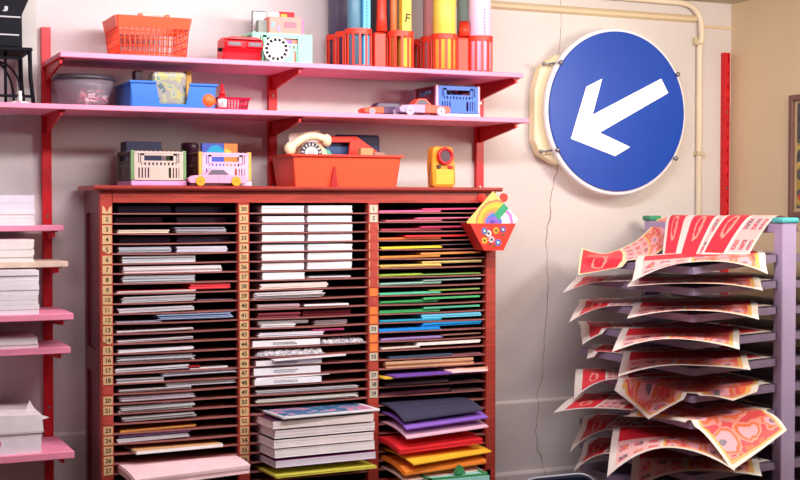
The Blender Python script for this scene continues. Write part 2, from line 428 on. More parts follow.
x22, z45 = V(22.5, 46); x0 = x22-.32
T = thing('machine', 'black boxy machine with pale trim lines and flared top on the wire stand', 'machine', (x22-.15, ymm+.09, zt))
b = BM(); prism(b, [(x0, zt), (x22, zt), (V(22, 15)[0], V(22, 15)[1]), (V(29, -1)[0], V(29, -1)[1]), (V(29, -20)[0], V(29, -20)[1]), (x0, V(29, -20)[1])], ymm, ymm+.19, .004); mk('body', b, BLACK, T)
for (ya, yb_, xe) in ((15.5, 17.5, 20.5), (34, 35.3, 19)):
    b = BM(); p0 = V(-60, ya-3); p1 = V(xe, yb_); rbox(b, p0[0], p1[0], ymm-.004, ymm, p1[1]-.0022, p1[1]+.0022, .001, 1); mk('trim_line', b, mat('pale_trim', (190, 190, 192), .35), T)
b = BM(); p0 = V(6, 8.5); rbox(b, p0[0]-.005, p0[0]+.005, ymm-.003, ymm, p0[1]-.006, p0[1]+.007, .0015, 1); box(b, p0[0]-.009, p0[0]+.001, ymm-.0025, ymm, p0[1]-.008, p0[1]-.004); mk('badge', b, mat('pale_trim', (0, 0, 0)), T)
# cables under the stand
def arc(x0_, x1_, lab, y):
    b = BM(); pts = []
    a0 = U(x0_, 62, y); a1 = U(x1_, 103, y)
    for i in range(13):
        t = i/12; pts.append((a0.x+(a1.x-a0.x)*math.sin(t*PI/2), y+.01*t, zs0+.004+(a0.z-zs0-.004)*math.cos(t*PI/2)))
    pipe(b, pts, .0032, 6); return one('cable', b, BLACK, lab, 'cable', 'black cables under the wire stand')
arc(-2, 24, 'black cable curving down under the wire stand, outer of the two', -.18)
arc(-6, 14.5, 'black cable curving down under the wire stand, inner of the two', -.16)
p = U(20, 100, -.285); b = BM(); lathe(b, (p.x, -.285, zs0), [(.006, 0), (.006, .02), (.0045, .022), (.0055, .034), (.004, .035)], 14); one('bottle', b, WHITE, 'tiny white bottle at the shelf edge under the wire stand', 'bottle')
b = BM(); p1 = UX(10, -.27); p2 = UX(34, -.27)
prism(b, [(p1, zs0), (p2, zs0), (p2-.02, zs0+.006), (p1+.015, zs0+.008)], -.27, -.14); one('paper_bag', b, PAPER, 'crumpled white paper lying under the wire stand', 'paper')

# ------------------------------------------------------------------ upper shelf
# shopping basket
yf = -.275
def taper_basket(T, xl, xr_, yf, yb_, z0, z1, m, inset, nx, ny_, nz, rim, bar, handle=None):
    """sloping sided basket: rim, floor, and four barred sides"""
    def C(s, t, z):  # s across, t depth
        f = (z-z0)/(z1-z0); i = inset*(1-f)
        return Vector((xl+i+(xr_-xl-2*i)*s, yf+i+(yb_-yf-2*i)*t, z))
    sides = [((0, 0), (1, 0), nx), ((1, 0), (1, 1), ny_), ((1, 1), (0, 1), nx), ((0, 1), (0, 0), ny_)]
    for a, c, n in sides:
        b = BM()
        for i in range(n+1):
            q = i/n; s, t = a[0]+(c[0]-a[0])*q, a[1]+(c[1]-a[1])*q
            pipe(b, [C(s, t, z0), C(s, t, z1-rim)], bar, 4)
        for j in range(nz):
            z = z0+(z1-rim-z0)*(j+.5)/nz
            pipe(b, [C(*a, z), C(*c, z)], bar*.9, 4)
        mk('side', b, m, T)
    b = BM()
    for a, c, n in sides:
        p0, p1, p2, p3 = C(*a, z1-rim), C(*c, z1-rim), C(*c, z1), C(*a, z1)
        out = Vector(((a[1]-c[1])*-1, (c[0]-a[0])*-1, 0)); out = Vector((c[1]-a[1], -(c[0]-a[0]), 0))*.004
        t = BM(); A = [t.verts.new(p) for p in (p0, p1, p2, p3)]; B = [t.verts.new(p+out) for p in (p0, p1, p2+out, p3+out)]
        t.faces.new(A); t.faces.new(B)
        for i in range(4): t.faces.new((A[i], A[(i+1) % 4], B[(i+1) % 4], B[i]))
        join(b, t)
    mk('rim', b, m, T)
    b = BM(); p0, p1 = C(0, 0, z0), C(1, 1, z0); box(b, p0.x, p1.x, p0.y, p1.y, z0, z0+.004)
    for a, c, n in sides: pipe(b, [C(*a, z0+.004), C(*c, z0+.004)], bar*1.6, 4)
    mk('bottom', b, m, T)
xl, xr_ = UX(118.5, yf), UX(190.5, yf); z1 = UZ(150, 16.5, yf)
yb_ = -.09
T = thing('basket', 'orange plastic shopping basket with open grid sides at left of the upper shelf', 'basket', ((xl+xr_)/2, -.16, UST))
taper_basket(T, xl, xr_, yf, yb_, UST+.001, z1, ORANGE, .010, 13, 10, 4, .034, .0021)
b = BM(); xa, xc = UX(143, yf), UX(167, yf)
pipe(b, [(xa, yf+.005, z1), (xa, yf+.005, z1+.008), (xc, yf+.005, z1+.008), (xc, yf+.005, z1)], .0042, 8); mk('handle', b, mat('handle_grey', (206, 200, 180), .4), T)
for q in (xa-.012, xc-.004):
    b = BM(); rbox(b, q, q+.016, yf-.004, yf+.012, z1-.01, z1+.008, .003); mk('handle_clip', b, ORANGE, T)
# slide viewer
yf = -.25; xl, xr_ = UX(224.5, yf), UX(263, yf); z1 = UZ(240, 37, yf); H = z1-UST
T = thing('slide_viewer', 'bright red toy slide viewer with two grey eyepieces on the upper shelf', 'toy', ((xl+xr_)/2, yf+.04, UST))
b = BM(); w = xr_-xl
prof = [(yf+.012, UST), (yf+.008, UST+.42*H), (yf-.008, UST+.5*H), (yf-.01, UST+.84*H), (yf+.004, UST+.96*H), (yf+.03, UST+H), (yf+.075, UST+.95*H), (yf+.085, UST)]
prism(b, prof, xl, xr_, .006, axis='x'); mk('body', b, RED, T)
b = BM(); pts = [(xl+.004, UST+.9*H), (xl+.02, UST+1.0*H), (xr_-.02, UST+1.0*H), (xr_-.004, UST+.9*H), (xr_-.004, UST+.86*H), (xl+.004, UST+.86*H)]
prism(b, pts, yf-.014, yf+.02, .003); mk('brow', b, RED, T)
for q in (.24, .76):
    b = BM(); xc = xl+w*q; rbox(b, xc-.2*w, xc+.2*w, yf-.0165, yf-.008, UST+.56*H, UST+.83*H, .003); mk('eyepiece', b, RED, T)
    b = BM(); rbox(b, xc-.16*w, xc+.16*w, yf-.0185, yf-.014, UST+.61*H, UST+.79*H, .002); mk('lens', b, mat('lens_grey', (110, 96, 104), .2), T)
b = BM(); rbox(b, xl-.011, xl+.003, yf+.02, yf+.035, UST+.42*H, UST+.56*H, .003); mk('lever', b, BLACK, T)
# reel
yf = -.285; c = U(276.5, 51, yf); r = c.z-UST
r = .0405; cz = UST+r*.985
T = thing('picture_reel', 'white round picture reel with dark windows leaning on the mint crate', 'reel', (c.x, yf, UST))
ax = Vector((-.35, -1, .12)).normalized()
b = BM(); cyl(b, Vector((c.x, yf, cz))+ax*0, Vector((c.x, yf, cz))+ax*.0016, r, seg=40); mk('disc', b, mat('reel_card', (240, 232, 228), .5), T)
a_ = ax.cross(Vector((0, 0, 1))).normalized(); u_ = a_.cross(ax).normalized()
b = BM()
for i in range(14):
    t = 2*PI*i/14+.1; rad = a_*math.cos(t)+u_*math.sin(t); tan = -a_*math.sin(t)+u_*math.cos(t); ce = Vector((c.x, yf, cz))+ax*.0019+rad*r*.76
    q = [ce+rad*sx*.0048+tan*sy*.0042 for sx, sy in ((-1, -1), (1, -1), (1, 1), (-1, 1))]
    V0 = [b.verts.new(p) for p in q]; V1 = [b.verts.new(p-ax*.001) for p in q]; b.faces.new(V0); b.faces.new(V1[::-1])
    for e in range(4): b.faces.new((V0[e], V0[(e+1) % 4], V1[(e+1) % 4], V1[e]))
cyl(b, Vector((c.x, yf, cz))+ax*.001, Vector((c.x, yf, cz))+ax*.0024, .0013, seg=8)
mk('windows', b, BLACK, T)

def crate(name, label, xl, xr_, yf, yb_, z0, z1, mp, mpost, grp, mside=None, holes=True, base=None, cat='crate', post=.011, mtrim=None):
    T = thing(name, label, cat, ((xl+xr_)/2, (yf+yb_)/2, z0), grp)
    H = z1-z0; W = xr_-xl; zb_ = z0+(H*.16 if base else 0)
    b = BM(); box(b, xl+.002, xr_-.002, yf+.002, yb_-.002, z0+.002, z0+.006); mk('floor_panel', b, base or mp, T)
    if base:
        b = BM(); rbox(b, xl+.001, xr_+.002, yf, yb_, z0, zb_-.001, .003); mk('base_tray', b, base, T)
    def panel(o, e, m, name='panel'):   # o origin, e unit across; panel in plane along e
        L = (Vector(e)).length; e = Vector(e).normalized(); o = Vector(o); n = Vector((e.y, -e.x, 0)); b = BM(); h = z1-zb_
        def bar(a0, a1, h0, h1, t=.0028):
            p = [o+e*a0, o+e*a1]; q = [(p[0]-n*0), p[1]]
            vs = []
            for zz in (zb_+h*h0, zb_+h*h1):
                for pp in (p[0]+n*t/2, p[1]+n*t/2, p[1]-n*t/2, p[0]-n*t/2): vs.append(b.verts.new((pp.x, pp.y, zz)))
            for f in ((3,2,1,0),(4,5,6,7),(0,1,5,4),(1,2,6,5),(2,3,7,6),(3,0,4,7)): b.faces.new([vs[i] for i in f])
        if not holes: bar(0, L, 0, 1)
        else:
            bar(0, L, .93, 1, .006); bar(0, L, 0, .08, .006)
            bar(.0, .08*L, .08, .93); bar(.92*L, L, .08, .93)
            bar(.14*L, .86*L, .86, .93)                      # above the grip
            for s in (0, 1):
                a = (.08*L, .14*L) if not s else (.86*L, .92*L)
                bar(a[0], a[1], .52, .6); bar(a[0]+.02*L, a[1]-.02*L, .6, .93); 
            bar(.14*L, .2*L, .6, .93); bar(.8*L, .86*L, .6, .93)
            bar(.2*L, .8*L, .62, .68)
            for i in range(9): bar((.16+.08*i)*L, (.16+.08*i+.045)*L, .52, .62)
            bar(.08*L, .92*L, .44, .52)
            bar(.3*L, .7*L, .08, .44)
            for a in (.11, .175, .235, .75, .81, .87): bar(a*L, (a+.035)*L, .08, .44)
            for i in range(10): bar((.06+.09*i)*L, (.06+.09*i+.03)*L, 1.0, 1.02, .007)
        return mk(name, b, m, T)
    p = post*.8
    panel((xl+p, yf, 0), (W-2*p, 0, 0), mp); panel((xl+p, yb_-.003, 0), (W-2*p, 0, 0), mp)
    ms = mside or mp
    panel((xl+.002, yb_-p, 0), (0, -(yb_-yf-2*p), 0), ms); panel((xr_-.002, yf+p, 0), (0, yb_-yf-2*p, 0), ms)
    for (xx, yy) in ((xl, yf), (xr_-post, yf), (xl, yb_-post), (xr_-post, yb_-post)):
        b = BM(); rbox(b, xx, xx+post, yy, yy+post, zb_, z1+.003, .002)
        mk('corner_post', b, mpost, T)
    return T
GRP = 'folding toy crates'
yf = -.255; xl, xr_ = UX(255, yf), UX(315, yf); z1 = UZ(300, 34, yf)
crate('toy_crate', 'mint green toy crate full of little boxes on the upper shelf', xl, xr_, yf+.02, -.06, UST, z1, MINT, MINT, GRP, post=.013)
b = BM(); xa, xc = UX(300, yf), xr_; rbox(b, xa, xc-.012, yf+.014, yf+.0185, UST+.001, z1-.004, .001); 
one('card', b, MINT, 'plain mint panel standing against right of the mint crate', 'panel')
def bx(name, px0, px1, py0, y0, d, zb, m, label, cat, grp=None, r=.001):
    xa, xc = UX(px0, y0), UX(px1, y0); zt_ = UZ((px0+px1)/2, py0, y0)
    b = BM(); rbox(b, xa, xc, y0, y0+d, zb, zt_, r, 1); return mk(name, b, m, None), xa, xc, zt_
zb = UST+.007
GB = 'little boxes in the mint crate'
o, xa, xc, ztp = bx('card_box', 270, 302, 17, -.225, .06, zb, cmat((244, 152, 140)), '', 'box')
tag(o, 'salmon pink toy house box standing in the mint crate', 'box', GB)
b = BM(); h = .045
rbox(b, xa+.005, xa+.017, -.2265, -.2255, ztp-.036, ztp-.018, .0004, 1); w1 = mk('window_mark', b, mat('sky_blue', (130, 170, 205), .5), o)
b = BM(); rbox(b, xa+.026, xa+.036, -.2265, -.2255, ztp-.048, ztp-.028, .0004, 1); mk('door_mark', b, mat('lav', (200, 150, 190), .5), o)
b = BM(); rbox(b, xa+.05, xc-.018, -.2262, -.2255, ztp-.034, ztp-.016, .0004, 1); mk('print_block', b, mat('rosy', (240, 110, 130), .5), o)
o, xa, xc, _ = bx('card_box', 296, 304, 19, -.215, .05, zb, cmat((240, 130, 180)), '', 'box'); tag(o, 'hot pink box at right end inside the mint crate', 'box', GB)
o, xa, xc, _ = bx('card_box', 254, 267, 12, -.14, .012, zb, cmat((226, 222, 222)), '', 'box'); tag(o, 'white card with dark edge at back left of the mint crate', 'card', GB)
b = BM(); xq = UX(253, -.122); zq = UZ(253, 11, -.122); rbox(b, xq-.003, xq+.045, -.1235, -.1215, UST+.01, zq+.001, .0004, 1)
one('card', b, mat('slate_edge', (70, 110, 116), .5), 'slate card standing behind the white card in the mint crate', 'card', GB)
o, xa, xc, _ = bx('card_box', 268, 280, 12.5, -.135, .012, zb, cmat((230, 226, 226)), '', 'box'); tag(o, 'second white card at the back of the mint crate', 'card', GB)
o, xa, xc, _ = bx('card_box', 280, 295, 12, -.1, .012, zb, cmat((232, 50, 60)), '', 'box'); tag(o, 'red card with yellow corner at the back of the mint crate', 'card', GB)
b = BM(); rbox(b, xa+.004, xa+.026, -.1012, -.1002, _-.02, _-.008, .0004, 1); mk('corner', b, mat('sun', (245, 180, 60), .5), o)
o, xa, xc, _ = bx('card_box', 259, 270, 20, -.2, .03, zb, cmat((150, 158, 150)), '', 'box'); tag(o, 'grey green box beside the salmon house box in the mint crate', 'box', GB)
for i, (px, rgb, nm) in enumerate(((274, (88, 90, 96), 'dark grey'), (281, (170, 120, 190), 'purple'), (288, (150, 110, 180), 'violet'), (295, (200, 140, 120), 'tan'))):
    o, xa, xc, _ = bx('card_box', px-3, px+4, 40, -.232, .006, zb, cmat(rgb), '', 'box'); tag(o, nm+' small card low behind the front bars of the mint crate', 'card', GB)
b = BM(); rnd = random.Random(3)
xg = UX(246, -.2)
for i in range(16):
    x, z = xg+rnd.uniform(-.016, .026), UST+.003+rnd.uniform(.0, .065)
    ball(b, (x, -.2+rnd.uniform(-.015, .015), z+.012), .012, (1, 1, .8), 8, 6)
lathe(b, (xg+.005, -.2, UST), [(.02, 0), (.022, .04), (.012, .06)], 12)
one('toy_tree', b, mat('leaf_green', (96, 150, 80), .6, .25, 60), 'small green toy tree squeezed between red viewer and mint crate', 'toy')

# cup caddies with cardboard tubes
def caddy(px_cols, yfront, label, posttop):
    xs = [UX(p, yfront) for p in px_cols]; R = .043; hh = UZ(px_cols[0], 28 if posttop > 30 else 33, yfront-R)-UST
    hh = .124
    T = thing('cup_caddy', label, 'caddy', ((xs[0]+xs[1])/2, yfront+.085, UST), 'red cup caddies for tubes')
    for r_ in range(3):
        for x in xs:
            y = yfront+r_*.085; b = BM()
            lathe(b, (x, y, UST), [(R-.003, .0), (R, .001), (R, .005), (R-.003, .006)], 28)
            def ring(z0, z1_):
                t = BM(); n = 28; vs = []
                for k_ in range(n):
                    a = 2*PI*k_/n; c_, s_ = math.cos(a), math.sin(a)
                    vs.append([t.verts.new((x+c_*rr, y+s_*rr, zz)) for rr, zz in ((R-.002, z0), (R+.0015, z0), (R+.0022, z1_), (R-.002, z1_))])
                for k_ in range(n):
                    p, q = vs[k_], vs[(k_+1) % n]
                    for e in range(4): t.faces.new((p[e], q[e], q[(e+1) % 4], p[(e+1) % 4])).smooth = False
                join(b, t)
            ring(UST+hh-.018, UST+hh)
            for k_ in range(12):
                a = 2*PI*(k_+.5)/12; c_, s_ = math.cos(a), math.sin(a)
                t = BM(); box(t, -.0013, .0013, -.0036, .0036, UST+.002, UST+hh-.012)
                join(b, t, at(x+c_*R, y+s_*R, 0) @ Matrix.Rotation(a, 4, 'Z'))
            mk('cup', b, TOMATO, T)
    xm = (xs[0]+xs[1])/2
    b = BM(); rbox(b, xm-.0215, xm+.0215, yfront-.012, yfront+.19, UST, UST+hh-.006, .006); mk('spine', b, TOMATO, T)
    b = BM(); lathe(b, (xm+.006, yfront-.004, UST+hh-.002), [(.019, 0), (.0165, .05), (.015, posttop-.012), (.008, posttop)], 20); mk('post', b, TOMATO, T)
    return xs, T
yc = -.235
X1, T1 = caddy((358.5, 400), yc, 'red cup caddy with tall post, holding blue and yellow tubes', .17)
X2, T2 = caddy((444, 479.5), yc, 'red cup caddy with short post at right end of upper shelf', .045)
def tube(x, y, r, h, rgb, label, square=False, txt=None):
    b = BM(); z0 = UST+.0065
    if square: rbox(b, x-r, x+r, y-r, y+r, z0, z0+h, .002)
    else: lathe(b, (x, y, z0), [(r, 0), (r, h), (r*.88, h), (r*.86, h-.004)], 28)
    o = one('cardboard_tube', b, mat('tube_%d_%d_%d' % rgb, rgb, .45, .04, 8), label, 'tube', 'tubes in the red caddies')
    if txt:
        b = BM(); s, size, zt_, rot, rgbt = txt
        if len(s) == 1: put_text(b, s, size, at(x+(r*.1), y-r-.0008, zt_) @ (Matrix.Rotation(rot, 4, 'Y')) @ FACE)
        else:            # print too small to read: a column of short strokes
            rn = random.Random(len(s)); zz = zt_-.045
            while zz < zt_+.045:
                hh_ = rn.uniform(.004, .008); w_ = rn.uniform(.003, .0055)
                box(b, x-w_, x+w_, y-r-.0008, y-r+.0012, zz, zz+.0022); box(b, x-w_, x-w_+.002, y-r-.0008, y-r+.0012, zz+.0022, zz+hh_); zz += hh_+.0025
        mk('lettering', b, mat('ink_%d' % rgbt[0], rgbt, .5), o)
    return o
h = .4
tube(X1[0]-.0165, yc-.002, .0225, h, (92, 136, 160), 'slate blue tube at left inside the front left cup')
tube(X1[0]+.0205, yc-.0125, .0125, h, (104, 196, 246), 'pale blue square carton with dark lettering in the front left cup', True, ('RIBBONS', .017, UST+.165, PI/2, (30, 80, 130)))
tube(X1[0]+.0155, yc+.0185, .0115, h, (20, 130, 200), 'deep blue tube behind the lettered pale blue carton')
tube(X1[0]-.004, yc+.085, .036, h, (78, 70, 92), 'dusky purple tube in the middle left cup of the tall caddy')
tube(X1[0]-.002, yc+.17, .035, h, (92, 88, 110), 'grey purple tube in the back left cup of the tall caddy')
tube(X1[1]-.0265, yc-.006, .0115, h, (200, 110, 60), 'burnt orange tube beside the lettered yellow carton')
tube(X1[1]-.009, yc+.025, .0115, h, (176, 140, 80), 'olive tan tube behind the yellow carton')
tube(X1[1]+.0135, yc-.0095, .0165, h, (250, 210, 74), 'bright yellow square carton printed with a large F', True, ('F', .042, UST+.166, .14, (60, 48, 20)))
tube(X1[1]+.0, yc+.085, .036, h, (96, 98, 118), 'blue grey tube in the middle right cup of the tall caddy')
tube(X1[1]+.0, yc+.17, .035, h, (120, 112, 118), 'grey tube in the back right cup of the tall caddy')
tube(X2[0]+.0, yc+.0, .0385, h, (248, 214, 92), 'fat plain yellow tube in the short caddy')
tube(X2[0]-.001, yc+.085, .034, h, (218, 150, 150), 'dusty pink tube behind the fat yellow tube', False, ('PARIS', .014, UST+.15, PI/2, (90, 60, 90)))
tube(X2[1]-.004, yc+.085, .036, h, (150, 180, 172), 'grey teal tube standing behind the short red post')
tube(X2[1]-.001, yc+.0, .0385, h, (232, 204, 236), 'fat lilac tube at far right of the caddies', False, ('FLOWERS', .014, UST+.165, PI/2, (120, 100, 140)))

# ------------------------------------------------------------------ lower shelf
# clear bowl with dark lid and pink scraps
yb = -.17; cx = UX(84.5, yb); R = UX(115, yb)-cx; zt = UZ(84, 76, yb-R*.6)
T = thing('plastic_bowl', 'clear grey plastic bowl with dark lid on the lower shelf', 'bowl', (cx, yb, LST))
CLEAR = mat('clear_plastic', (190, 182, 194), .12, .02, alpha=.2, spec=.6)
b = BM(); hz = zt-LST
lathe(b, (cx, yb, LST), [(R*.7, .0), (R*.76, .006), (R*.9, hz*.55), (R, hz*.93), (R*.985, hz*.93), (R*.885, hz*.55), (R*.74, .009), (.01, .009)], 40); mk('bowl_wall', b, CLEAR, T)
b = BM(); lathe(b, (cx, yb, LST+hz*.93), [(R*1.02, -.004), (R*1.02, .004), (R*.94, .012), (R*.5, .016), (.005, .017)], 40); mk('lid', b, mat('lid_dark', (58, 52, 60), .3, .06), T)
rnd = random.Random(5); b = BM()
for i in range(46):
    a = rnd.uniform(0, 2*PI); q = rnd.uniform(0, .58)*R; x = cx+.018+q*math.cos(a)*.9; y = yb+q*math.sin(a); z = LST+.016+rnd.uniform(0, .05)*(1-q/R*.8)
    t = BM(); s = rnd.uniform(.005, .012); box(t, -s, s, -s*.7, s*.7, -.0015, .0015)
    for f in t.faces: f.material_index = i % 3
    join(b, t, at(x, y, z) @ Matrix.Rotation(rnd.uniform(-1, 1), 4, 'X') @ Matrix.Rotation(rnd.uniform(-1, 1), 4, 'Y'))
    b.faces.ensure_lookup_table()
o = mk('paper_scraps', b, [cmat((250, 170, 184)), cmat((252, 228, 236)), cmat((240, 120, 130))]); tag(o, 'pink and white paper scraps heaped inside the clear bowl', 'scraps', kind='stuff')
# blue bin with a dipped front
BLUE = mat('blue_plastic', (42, 108, 200), .35, .05)
yf = -.285
def W(px, py, y=None): p = U(px, py, yf if y is None else y); return (p.x, p.z)
T = thing('storage_bin', 'bright blue storage bin with a dipped open front on the lower shelf', 'bin', (UX(172, yf), -.2, LST))
xl, xr_ = UX(131, yf), UX(217, yf); zt = UZ(145, 81.5, yf); zl = LST
b = BM(); prism(b, [(xl+.006, zl), (xr_-.008, zl), (xr_-.001, zt-.004), (W(190, 82)[0], zt-.004), (W(186, 104)[0], zl+.012), (W(160, 104)[0], zl+.012), (W(156, 82)[0], zt-.002), (xl, zt-.002)], yf, yf+.004, .001); mk('front_panel', b, BLUE, T)
b = BM(); rbox(b, xl-.004, W(156, 82)[0]+.002, yf-.005, yf+.006, zt-.005, zt+.003, .002); mk('rim', b, BLUE, T)
b = BM(); rbox(b, W(189.5, 82)[0], xr_+.004, yf-.005, yf+.006, zt-.008, zt, .002); mk('rim', b, BLUE, T)
for s, (xa, xc) in enumerate(((xl+.001, xl+.005), (xr_-.008, xr_-.004))):
    b = BM(); box(b, xa, xc, yf+.004, -.07, zl, zt-.004); box(b, xa-.004, xc+.004, yf+.005, -.07, zt-.008, zt); mk('side_panel', b, BLUE, T)
b = BM(); box(b, xl+.005, xr_-.008, -.074, -.07, zl, zt); mk('back_panel', b, BLUE, T)
b = BM(); box(b, xl+.005, xr_-.008, yf+.004, -.074, zl, zl+.003); mk('floor_panel', b, BLUE, T)
k = NB('bag_print', .15); c = k.ramp(k.noise(k.tc.outputs['Object'], 22, 2, 1.), [(0, (90, 110, 120)), (.38, (150, 148, 144)), (.5, (176, 172, 108)), (.55, (160, 162, 152)), (.62, (110, 150, 120)), (.7, (176, 140, 150))]); k.put(k.b.inputs['Base Color'], c)
k.b.inputs['Specular IOR Level'].default_value = .8
b = BM(); xa, xc = UX(152, -.26), UX(187, -.26); zq = UZ(170, 72, -.26)
rbox(b, xa, xc, -.272, -.2, zl+.004, zq, .014, 3)
for v in b.verts: v.co += Vector((math.sin(v.co.z*120)*.002, math.sin(v.co.x*150)*.003, 0))
one('plastic_bag', b, k.m, 'shiny plastic bag of pale coloured pieces standing in the blue bin', 'bag')
b = BM(); xa = UX(186, -.19); rbox(b, xa, xa+.017, -.2, -.17, zl+.004, UZ(188, 71, -.19), .002); one('folder', b, mat('mustard', (214, 160, 70), .5), 'mustard folder upright at right inside the blue bin', 'folder')
b = BM(); xa = UX(135, -.2); rbox(b, xa, xa+.024, -.21, -.17, zl+.004, UZ(138, 70.5, -.2), .002); one('card_box', b, mat('plum_dark', (70, 36, 56), .5), 'dark plum box poking up at left inside the blue bin', 'box')
b = BM(); c = U(207.5, 103, -.27); ball(b, (c.x, -.27, LST+.0255), .0255); one('ball', b, mat('ball_orange', (250, 104, 48), .4, .03), 'orange ball beside the blue bin on the lower shelf', 'ball')
xg = UX(223.5, -.285); T = thing('glue_bottle', 'red glue bottle with white label and pointed cap beside the orange ball', 'bottle', (xg, -.275, LST))
b = BM(); lathe(b, (xg, -.275, LST), [(.0125, 0), (.0135, .002), (.0135, .036), (.009, .043)], 20); mk('body', b, RED, T)
b = BM(); lathe(b, (xg, -.275, LST+.043), [(.0095, 0), (.0085, .014), (.0045, .017), (.003, .036)], 16); mk('cap', b, RED, T)
b = BM(); lathe(b, (xg, -.275, LST+.006), [(.0138, 0), (.0138, .026)], 20); mk('label_band', b, PAPER, T)
b = BM(); [box(b, xg-.0075, xg-.0075+w_, -.2892, -.288, LST+z_, LST+z_+.0022) for w_, z_ in ((.011, .022), (.008, .017), (.010, .012))]; mk('lettering', b, mat('ink_red', (190, 40, 50), .5), T)
CRIM = mat('crimson_plastic', (196, 20, 66), .35, .05)
yf = -.262; xl, xr_ = UX(221, yf), UX(249.5, yf); T = thing('basket', 'tiny crimson basket behind the red glue bottle', 'basket', ((xl+xr_)/2, -.22, LST))
taper_basket(T, xl, xr_, yf, -.17, LST+.0005, UZ(235, 97.5, yf), CRIM, .006, 9, 8, 1, .007, .0016)

# toy cars
def car(xl, xr_, yf, dep, z0, h, cols, label, cabin=(.3, .8), wheel=(150, 150, 165), wr=None, hub=(120, 120, 130), flip=False, name='toy_car'):
    """low toy car seen side on: body, fenders, cabin, glass and four wheels"""
    L = xr_-xl; wr = wr or h*.27; T = thing(name, label, 'toy car', ((xl+xr_)/2, yf+dep/2, z0), 'toy cars on the shelves')
    X = lambda q: xl+L*q; Z = lambda q: z0+h*q
    mb = [mat('car_%d_%d_%d' % c, c, .35, .04) for c in cols]
    b = BM(); prism(b, [(X(.02), Z(.2)), (X(.0), Z(.42)), (X(.06), Z(.58)), (X(cabin[0]), Z(.64)), (X(.5), Z(.64)), (X(.5), Z(.16)), (X(.06), Z(.16))], yf, yf+dep, .0015); mk('front_body', b, mb[0], T)
    b = BM(); prism(b, [(X(.5), Z(.16)), (X(.5), Z(.64)), (X(cabin[1]), Z(.64)), (X(.96), Z(.58)), (X(1), Z(.4)), (X(.98), Z(.2)), (X(.94), Z(.16))], yf, yf+dep, .0015); mk('rear_body', b, mb[1], T)
    a, c = cabin; b = BM(); prism(b, [(X(a), Z(.62)), (X(a+.1), Z(1)), (X(c-.12), Z(1)), (X(c), Z(.62))], yf+.003, yf+dep-.003, .0015); mk('cabin', b, mb[2], T)
    b = BM(); prism(b, [(X(a+.045), Z(.66)), (X(a+.115), Z(.93)), (X(c-.14), Z(.93)), (X(c-.05), Z(.66))], yf+.0018, yf+.004); mk('side_window', b, mat('car_glass', (104, 96, 112), .5), T)
    for q in (.2, .8):
        for y0, y1 in ((yf-.0035, yf+.004), (yf+dep-.004, yf+dep+.0035)):
            b = BM(); cyl(b, (X(q), y0, z0+wr), (X(q), y1, z0+wr), wr, seg=22); w_ = mk('wheel', b, mat('wheel_%d_%d_%d' % wheel, wheel, .4), T)
            if y0 < yf:
                b = BM(); cyl(b, (X(q), y0-.001, z0+wr), (X(q), y0+.001, z0+wr), wr*.18, seg=10); mk('hub', b, mat('hub_%d_%d_%d' % hub, hub, .4), w_)
    return T
yf = -.285
car(UX(364, yf+.035), UX(404, yf+.035), yf+.035, .055, LST, UZ(380, 101.5, yf)-LST, [(248, 96, 60), (88, 58, 96), (70, 44, 76)], 'orange and purple toy car, left of the two on the lower shelf', (.28, .98))
car(UX(399, yf), UX(450.5, yf), yf-.003, .055, LST, UZ(420, 98.5, yf)-LST, [(168, 152, 186), (242, 92, 70), (242, 92, 70)], 'lilac and coral toy car in front of the blue crate', (.28, .64), wheel=(176, 172, 190))
# blue crate
yf = -.205; xl, xr_ = UX(436, yf), UX(480, yf); z1 = UZ(458, 86.5, yf)
crate('toy_crate', 'blue fronted toy crate with maroon side and pink corner posts on the lower shelf', xl, xr_, yf, -.03, LST, z1, mat('crate_blue', (48, 108, 214), .4, .04), mat('crate_pink', (238, 176, 206), .4, .04), GRP, mside=mat('crate_maroon', (122, 22, 62), .45, .05), base=mat('crate_white', (240, 226, 232), .4, .03))

# ------------------------------------------------------------------ cabinet
CX0, CX1 = .791, 2.137; CY = -.265; CT = 1.5555
COLS = [(.830, 1.220), (1.259, 1.662), (1.701, 2.098)]
DIV = [(CX0, .830), (1.220, 1.259), (1.662, 1.701), (2.098, CX1)]
Z0 = 1.470; PIT = .0303; NS = 29
T = CAB = thing('paper_cabinet', 'dark red wooden paper cabinet with three columns of thin numbered shelves', 'cabinet', ((CX0+CX1)/2, -.14, 0))
b = BM(); prism(b, [(-.0265, CT-.014), (-.284, CT-.014), (-.29, CT-.008), (-.29, CT-.002), (-.286, CT), (-.0265, CT)], CX0-.02, CX1+.012, axis='x'); mk('top_panel', b, WOOD, T)
b = BM(); box(b, DIV[0][1], DIV[3][0], CY-.001, CY+.02, Z0+.034, CT-.014); mk('header_rail', b, WOODH, T)
SIDEM = mat('cabinet_side', (112, 44, 58), .35, .12, 5, stretch=(3, 3, 30))
